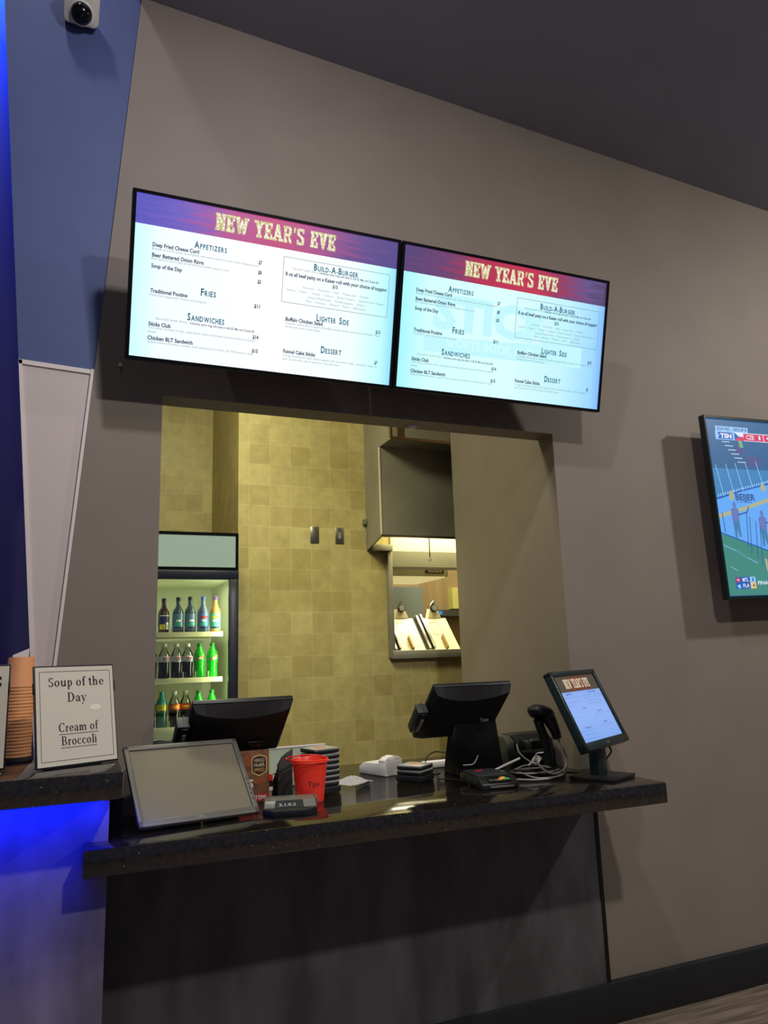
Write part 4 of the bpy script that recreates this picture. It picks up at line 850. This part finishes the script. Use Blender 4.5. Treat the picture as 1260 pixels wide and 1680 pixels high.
MB().tube([(.058, -.03, .016), (.10, -.05, .012), (.16, -.03, .008), (.22, .02, .006)], .004).lathe([(.006, 0), (.006, .02)], 0, Matrix.Translation((.056, -.03, .016)) @ Matrix.Rotation(PI/2, 4, 'Y')).build('lead', M_CABLEBLACK, b2)
for k in range(2): dup(t0, (P3[0], P3[1], ZC+BASE+.0005+.0202*k), ('lower pager', 'upper pager with orange mark')[k]+' of the short stack beside the white dispenser', .62+.03*k)

# --- napkins, pen
m = bmesh.new(); N_ = 16
vs = [[m.verts.new((-.055+.11*i/N_, -.05+.1*j/N_, .004+.02*abs(math.sin(i*.55+j*.3))*math.sin(PI*i/N_)*math.sin(PI*j/N_)+.0015*random.random())) for j in range(N_+1)] for i in range(N_+1)]
for i in range(N_):
    for j in range(N_): m.faces.new((vs[i][j], vs[i+1][j], vs[i+1][j+1], vs[i][j+1]))
bmesh.ops.solidify(m, geom=m.faces[:], thickness=.0012)
nk = MB().bm(m, 0, Matrix.Translation((.965, .205, ZC)) @ Matrix.Rotation(.5, 4, 'Z') @ Matrix.Diagonal((1.3, 1.2, 1.3, 1))).build('napkin', M_PAPER); tag(nk, 'crumpled white paper napkins lying beside the tall pager stack', 'napkin')
t = thing('pen', 'dark green pen lying on counter in front of the napkins', 'pen', (.99, .135, ZC+.005), .75)
MB().cyl((-.06, 0, 0), (.05, 0, .0), .0048, n=12).build('barrel', pm('dark_green_pen', (40, 58, 48), .3), t)
MB().cyl((-.072, 0, 0), (-.06, 0, 0), .001, .0045).cyl((.05, 0, 0), (.06, 0, 0), .004).build('tip', M_DKGREY, t)
# --- white dispenser
t = thing('label_dispenser', 'white plastic dispenser with low front and arched taller end', 'dispenser', (1.152, .288, ZC), 0)
T = Matrix.Rotation(math.atan2(.17, -.055), 4, 'Z')          # local x runs back along its length
MB().prism([(0, 0), (.045, 0), (.185, .0), (.185, .03), (.15, .05), (.045, .052), (.045, .062), (.0, .062)], -.10, 0, 0, T, bev=.003).build('body', M_WHITE, t)
MB().prism([(-.10, .055), (-.10, .066), (-.085, .077), (-.05, .084), (-.02, .078), (0, .066), (0, .055)], .002, .045, 0, T, 'YZ', bev=.002).build('arched_top', M_WHITE, t)
# --- card payment terminal in front of the till
t = thing('payment_terminal', 'chunky black payment terminal with coloured strip in front of the till', 'payment terminal', (1.43, -.13, ZC), -.12)
MB().prism([(-.115, .0), (.06, .0), (.13, .0), (.13, .038), (-.07, .042), (-.115, .022)], -.078, .078, 0, Matrix.Rotation(PI/2, 4, 'Z') , 'XZ', bev=.006).build('body', M_BLACK, t)
MB().box((-.066, -.05, .038), (.066, .12, .045), 0, None, bev=.002).build('top_panel', M_DKGREY, t)
T = Matrix.Translation((0, -.1, .031)) @ Matrix.Rotation(-1.0, 4, 'X')
a = MB(); a.flat([rect(-.045, -.012, .05, .02)], .004, 0, T); a.flat([poly((.0, -.006), (.02, .012), (.012, .016), (-.006, .002))], .0045, 1, T); a.flat([poly((.004, -.006), (.03, .008), (.022, .014), (.012, .008))], .0048, 2, T); a.flat([poly((.012, -.006), (.048, -.002), (.036, .008), (.028, .006))], .0051, 3, T); a.flat(text('PAY HERE', -.042, -.006, .009, -.002), .0046, 4, T)
a.build('strip', [M_GLOSSBLACK, pm('strip_orange', (220, 130, 60), .4), pm('strip_yellow', (220, 190, 90), .4), pm('strip_green', (70, 160, 80), .4), M_SILVER], t)
a = MB()
for i in range(7): a.box((-.081, -.06+.02*i, .014), (-.077, -.05+.02*i, .034))
a.build('side_vents', M_DKGREY, t)
MB().box((-.045, -.118, .006), (.055, -.112, .014), 0, None, bev=.002).build('card_slot', M_GREY, t)
MB().box((-.03, .06, .044), (.0, .075, .047)).build('red_button', M_RED, t)
# --- receipt printer
t = thing('receipt_printer', 'black receipt printer with rounded cover behind the cable tangle', 'printer', (1.82, .16, ZC), .02)
MB().box((-.105, -.05, 0), (.10, .12, .085), 0, None, bev=.006).build('body', M_BLACK2, t)
MB().prism([(-.05, .085), (.12, .085), (.12, .13), (.08, .152), (.0, .15), (-.04, .125)], -.10, .095, 0, None, 'YZ', bev=.008).build('cover', M_BLACK, t)
MB().prism([(-.045, .0), (.12, .0), (.12, .128), (.08, .148), (.0, .146), (-.035, .122)], -.148, -.107, 0, None, 'YZ', bev=.004).build('side_panel', pm('olive_grey_plastic', (66, 66, 54), .4), t)
MB().box((-.03, -.046, .118), (.015, -.036, .127), 0, None).build('badge', M_SILVER, t)
MB().cyl((-.10, -.052, .055), (.04, -.052, .055), .035, n=24).build('paper_roll_cover', M_GLOSSBLACK, t)
# --- handheld scanner on its stand
t = thing('barcode_scanner', 'black handheld barcode scanner resting on a curved stand', 'barcode scanner', (1.80, .0, ZC), 0)
s = MB(); s.tube([(.0, .005, .0), (.005, .0, .05), (-.005, -.005, .12), (-.03, -.005, .19), (-.045, -.01, .225)], .020, n=12); s.lathe([(.045, 0), (.045, .006), (.02, .02), (.015, .03)], 0, None, 20); s.build('stand', M_BLACK, t)
hd = MB(); hd.lathe([(.0, -.012), (.034, -.011), (.042, 0), (.042, .012), (.034, .022), (.0, .026)], 0, Matrix.Translation((-.03, -.015, .247)) @ Matrix.Rotation(.32, 4, 'Y') @ Matrix.Rotation(-.25, 4, 'X') @ Matrix.Diagonal((1.5, 1.15, 1.25, 1)), 24, cap=False); hd.build('head', M_BLACK, t)
g = MB()
P = [(-.004, -.015, .245), (.010, -.02, .222), (.021, -.025, .195), (.030, -.03, .168), (.036, -.03, .142)]
for i, (a, b) in enumerate(((.032, .029), (.029, .025), (.025, .021), (.021, .019))): g.cyl(P[i], P[i+1], a, b)
g.build('handle', M_BLACK, t)
MB().box((.006, -.044, .20), (.016, -.036, .235), 0, None, bev=.002).build('trigger', M_GREY, t)
MB().tube([(.036, -.03, .145), (.052, -.05, .094), (.043, -.08, .047), (-.004, -.11, .021), (-.065, -.12, .015), (-.102, -.10, .04), (-.113, -.08, .072), (-.101, -.07, .091)], .0042, smoothing=8).build('cord', M_CABLE, t)
# --- loose cables
def cable(label, pts, r, mat): tag(MB().tube([(x, y, ZC+z) for x, y, z in pts], r, smoothing=8).build('cable', mat), label, 'cable', 'loose cables round the tills')
cable('thick white cable rising from behind the payment terminal', [(1.509, -.02, .031), (1.55, -.01, .04), (1.589, .0, .049), (1.671, .02, .066)], .005, M_CABLEWHITE)
cable('grey cable looping widest across the counter before the scanner', [(1.70, .09, .012), (1.67, .013, .007), (1.656, -.124, .005), (1.73, -.146, .005), (1.80, -.11, .005), (1.842, -.054, .005), (1.90, .02, .005)], .0038, M_CABLE)
cable('grey cable coiled under the scanner stand', [(1.62, .06, .01), (1.66, -.04, .012), (1.75, -.07, .014), (1.84, -.02, .012), (1.80, .06, .01), (1.70, .05, .016), (1.66, .0, .02), (1.74, -.03, .022)], .0035, M_CABLE)
cable('dark cable coiled over the grey ones below the scanner', [(1.60, .03, .02), (1.68, -.03, .024), (1.80, -.04, .022), (1.88, .02, .018), (1.90, .07, .008)], .004, M_CABLEBLACK)
cable('grey cable running straight from till stand to the scanner stand', [(1.571, .049, .017), (1.647, .024, .017), (1.711, -.02, .018), (1.80, .03, .02), (1.89, .10, .018)], .0035, M_CABLE)
cable('pale cable lying nearest the counter front by the payment terminal', [(1.558, -.082, .004), (1.625, -.149, .004), (1.712, -.155, .004), (1.79, -.10, .004), (1.85, -.05, .004)], .0035, M_CABLE)
cable('dark cable running flat from the tangle to the small menu monitor', [(1.70, -.10, .008), (1.78, -.06, .008), (1.84, -.10, .008), (1.87, -.13, .008)], .004, M_CABLEBLACK)
cable('pale cable crossing the printer front', [(1.685, .06, .121), (1.681, .04, .091), (1.694, .02, .067), (1.719, .0, .048), (1.74, -.02, .04)], .003, M_CABLE)
cable('pale knotted cable end by the printer', [(1.70, .0, .035), (1.73, .0, .055), (1.75, -.01, .06), (1.735, -.02, .045), (1.715, -.01, .05), (1.74, .0, .07), (1.76, -.01, .06), (1.75, .01, .045)], .0045, M_CABLEWHITE)
cable('thin grey cable arching low through the middle of the tangle', [(1.64, .05, .01), (1.70, .02, .035), (1.76, -.02, .032), (1.82, -.03, .012), (1.86, .03, .006)], .003, M_CABLE)
cable('thin dark cable looping between short pager stack and till', [(1.30, .19, .02), (1.33, .24, .07), (1.38, .26, .09), (1.43, .24, .09), (1.44, .20, .13)], .003, M_CABLEBLACK)
cable('thin dark cable lying in front of the short pager stack', [(1.31, .09, .004), (1.36, .02, .004), (1.36, -.08, .004), (1.32, -.16, .004), (1.27, -.20, .004)], .003, M_CABLEBLACK)
cable('thin pale cable over the payment terminal top', [(1.40, .03, .058), (1.44, .02, .06), (1.47, .04, .075), (1.50, .08, .085)], .0025, M_CABLE)
tag(B('paper_bar', (1.40, .40, ZC), (1.62, .45, ZC+.028), M_WHITE, bev=.004), 'white bar-shaped box lying behind the short pager stack', 'box')
# --- dark cap-like item behind the left monitor
t = thing('plastic_bag', 'dark glossy bundle at the far left of the opening below the fridge', 'bag', (.20, .17, ZC), 0)
MB().lathe([(.0, 0), (.065, 0), (.075, .10), (.07, .2), (.06, .225)], 0, Matrix.Diagonal((1, .7, 1, 1)), 16).build('bundle', M_BLACK2, t)
MB().lathe([(.062, .222), (.07, .232), (.05, .252), (.02, .262), (0, .264)], 0, Matrix.Translation((.008, 0, -.03)) @ Matrix.Rotation(-.12, 4, 'Y') @ Matrix.Diagonal((1, .7, 1, 1)), 16, cap=False).build('crumpled_top', M_GLOSSBLACK, t)

# ================================================================ things on the bar
ZB = 1.2362
def sign(label, bl, yaw, tilt, w, h, art):
    t = thing('sign_holder', label, 'sign', (bl[0], bl[1], ZB), yaw, 'framed paper signs on the bar')
    T = Matrix.Translation((0, 0, .004)) @ Matrix.Rotation(-tilt, 4, 'X')
    MB().box((0, 0, 0), (w, .006, h), 0, T, bev=.0015).build('frame', M_BLACK2, t)
    MB().box((.005, -.0015, .005), (w-.004, .0, h-.005), 0, T).build('paper', M_CREAM, t)
    MB().box((-.001, -.003, h*.72), (.004, .008, h*.83), 0, T, bev=.001).box((w-.004, -.003, h*.72), (w+.001, .008, h*.83), 0, T, bev=.001).build('clips', M_BLACK2, t)
    MB().prism([(.004, 0), (.10, 0), (.10, .004), (.03, .03)], w*.2, w*.8, 0, None, 'YZ').build('foot', M_BLACK2, t)
    a = MB(); art(a, T, w, h); a.build('lettering', [M_INK, pm('paper_highlight', (240, 234, 214), .3)], t)
def art1(a, T, w, h):
    a.flat(outline(.016, .018, w-.014, h-.018, .0013), .0021, 0, T)
    a.flat(serif_text('Soup of the', w*.515, .234, .028, .172), .0021, 0, T); a.flat(serif_text('Day', w*.515, .187, .028, .060), .0021, 0, T)
    a.flat(serif_text('Cream of', w*.52, .100, .026, .122), .0021, 0, T); a.flat(serif_text('Broccoli', w*.52, .061, .026, .108), .0021, 0, T)
    a.flat([rect(w*.52-.061, .092, w*.52+.061, .0935), rect(w*.52-.056, .053, w*.52+.054, .0545)], .0021, 0, T)
    a.flat([disc(w*.735, .166, .018, .009)], .0021, 1, T)
def art2(a, T, w, h):
    a.flat(text('S', w-.045, h-.065, .030, w-.021, bold=.04), .0021, 0, T); a.flat(text('n', w-.034, h-.125, .016, w-.022), .0021, 0, T)
sign('framed white Soup of the Day, Cream of Broccoli sign on the bar', (-.2148, -.4391), .4306, .1979, .2507, .2975, art1)
sign('framed white paper sign cut off by the left edge of the photo', (-.55, -.37), .05, .03, .25, .30, art2)
# nested cups, mouths down
CX, CY, CZ = -.287, -.12, ZB+.014
t = thing('cup_holder', 'black round base under the tan cup stack', 'base', (CX, CY, ZB))
MB().lathe([(.05, 0), (.052, .003), (.05, .0138), (.0, .0138)], 0, None, 28).build('base', M_BLACK2, t)
cup = thing('paper_cup', 'topmost tan paper cup of the inverted stack, its whole side showing', 'cup', (CX, CY, CZ), 0, 'tan paper cups in one stack')
MB().lathe([(.0438, 0), (.0450, .001), (.0450, .0055), (.0440, .0075), (.0434, .0085), (.0395, .095), (.0385, .097), (.0, .096)], 0, None, 28, cap=False).build('wall', M_CUP, cup)
NC = 22
WORD = ['lowest', 'second', 'third', 'fourth', 'fifth', 'sixth', 'seventh', 'eighth', 'ninth', 'tenth', 'eleventh', 'twelfth', 'thirteenth', 'fourteenth', 'fifteenth', 'sixteenth', 'seventeenth', 'eighteenth', 'nineteenth', 'twentieth', 'twenty-first']
cup.location = (CX, CY, CZ+(NC-1)*.0103)
for k in range(NC-1):
    dup(cup, (CX+.0006*math.sin(k*2.1), CY, CZ+k*.0103), WORD[k]+(' tan paper cup in' if k == 0 else ' tan paper cup up from the base of')+' the inverted stack on the bar')
tag(MB().prism([(-.012, 0), (.012, 0), (.022, .10), (-.028, .095)], -.001, .001, 0, Matrix.Translation((-.288, -.055, 1.2362)) @ Matrix.Diagonal((1, 1, 3.55, 1)) @ Matrix.Rotation(-.02, 4, 'Y')).build('paper_sheet', M_PAPER), 'white folded paper sheet standing behind the tan cup stack', 'paper')
tag(MB().lathe([(.0, -.004), (.008, -.004), (.006, -.009), (0, -.01)], 0, Matrix.Translation((-.012, .002, 2.66)) @ Matrix.Rotation(PI/2, 4, 'X') @ Matrix.Diagonal((1, 1, -1, 1)), 12, cap=False).build('screw_cap', M_WHITE), 'tiny white cap on the wall left of the left menu screen', 'screw cap')
tag(MB().lathe([(.0, .0), (.02, 0), (.02, -.006), (.012, -.014), (0, -.016)], 0, Matrix.Translation((1.25, .075, 2.554)), 16, cap=False).build('ceiling_sensor', M_WHITE), 'tiny round fitting under the opening lintel near the hood', 'sensor')
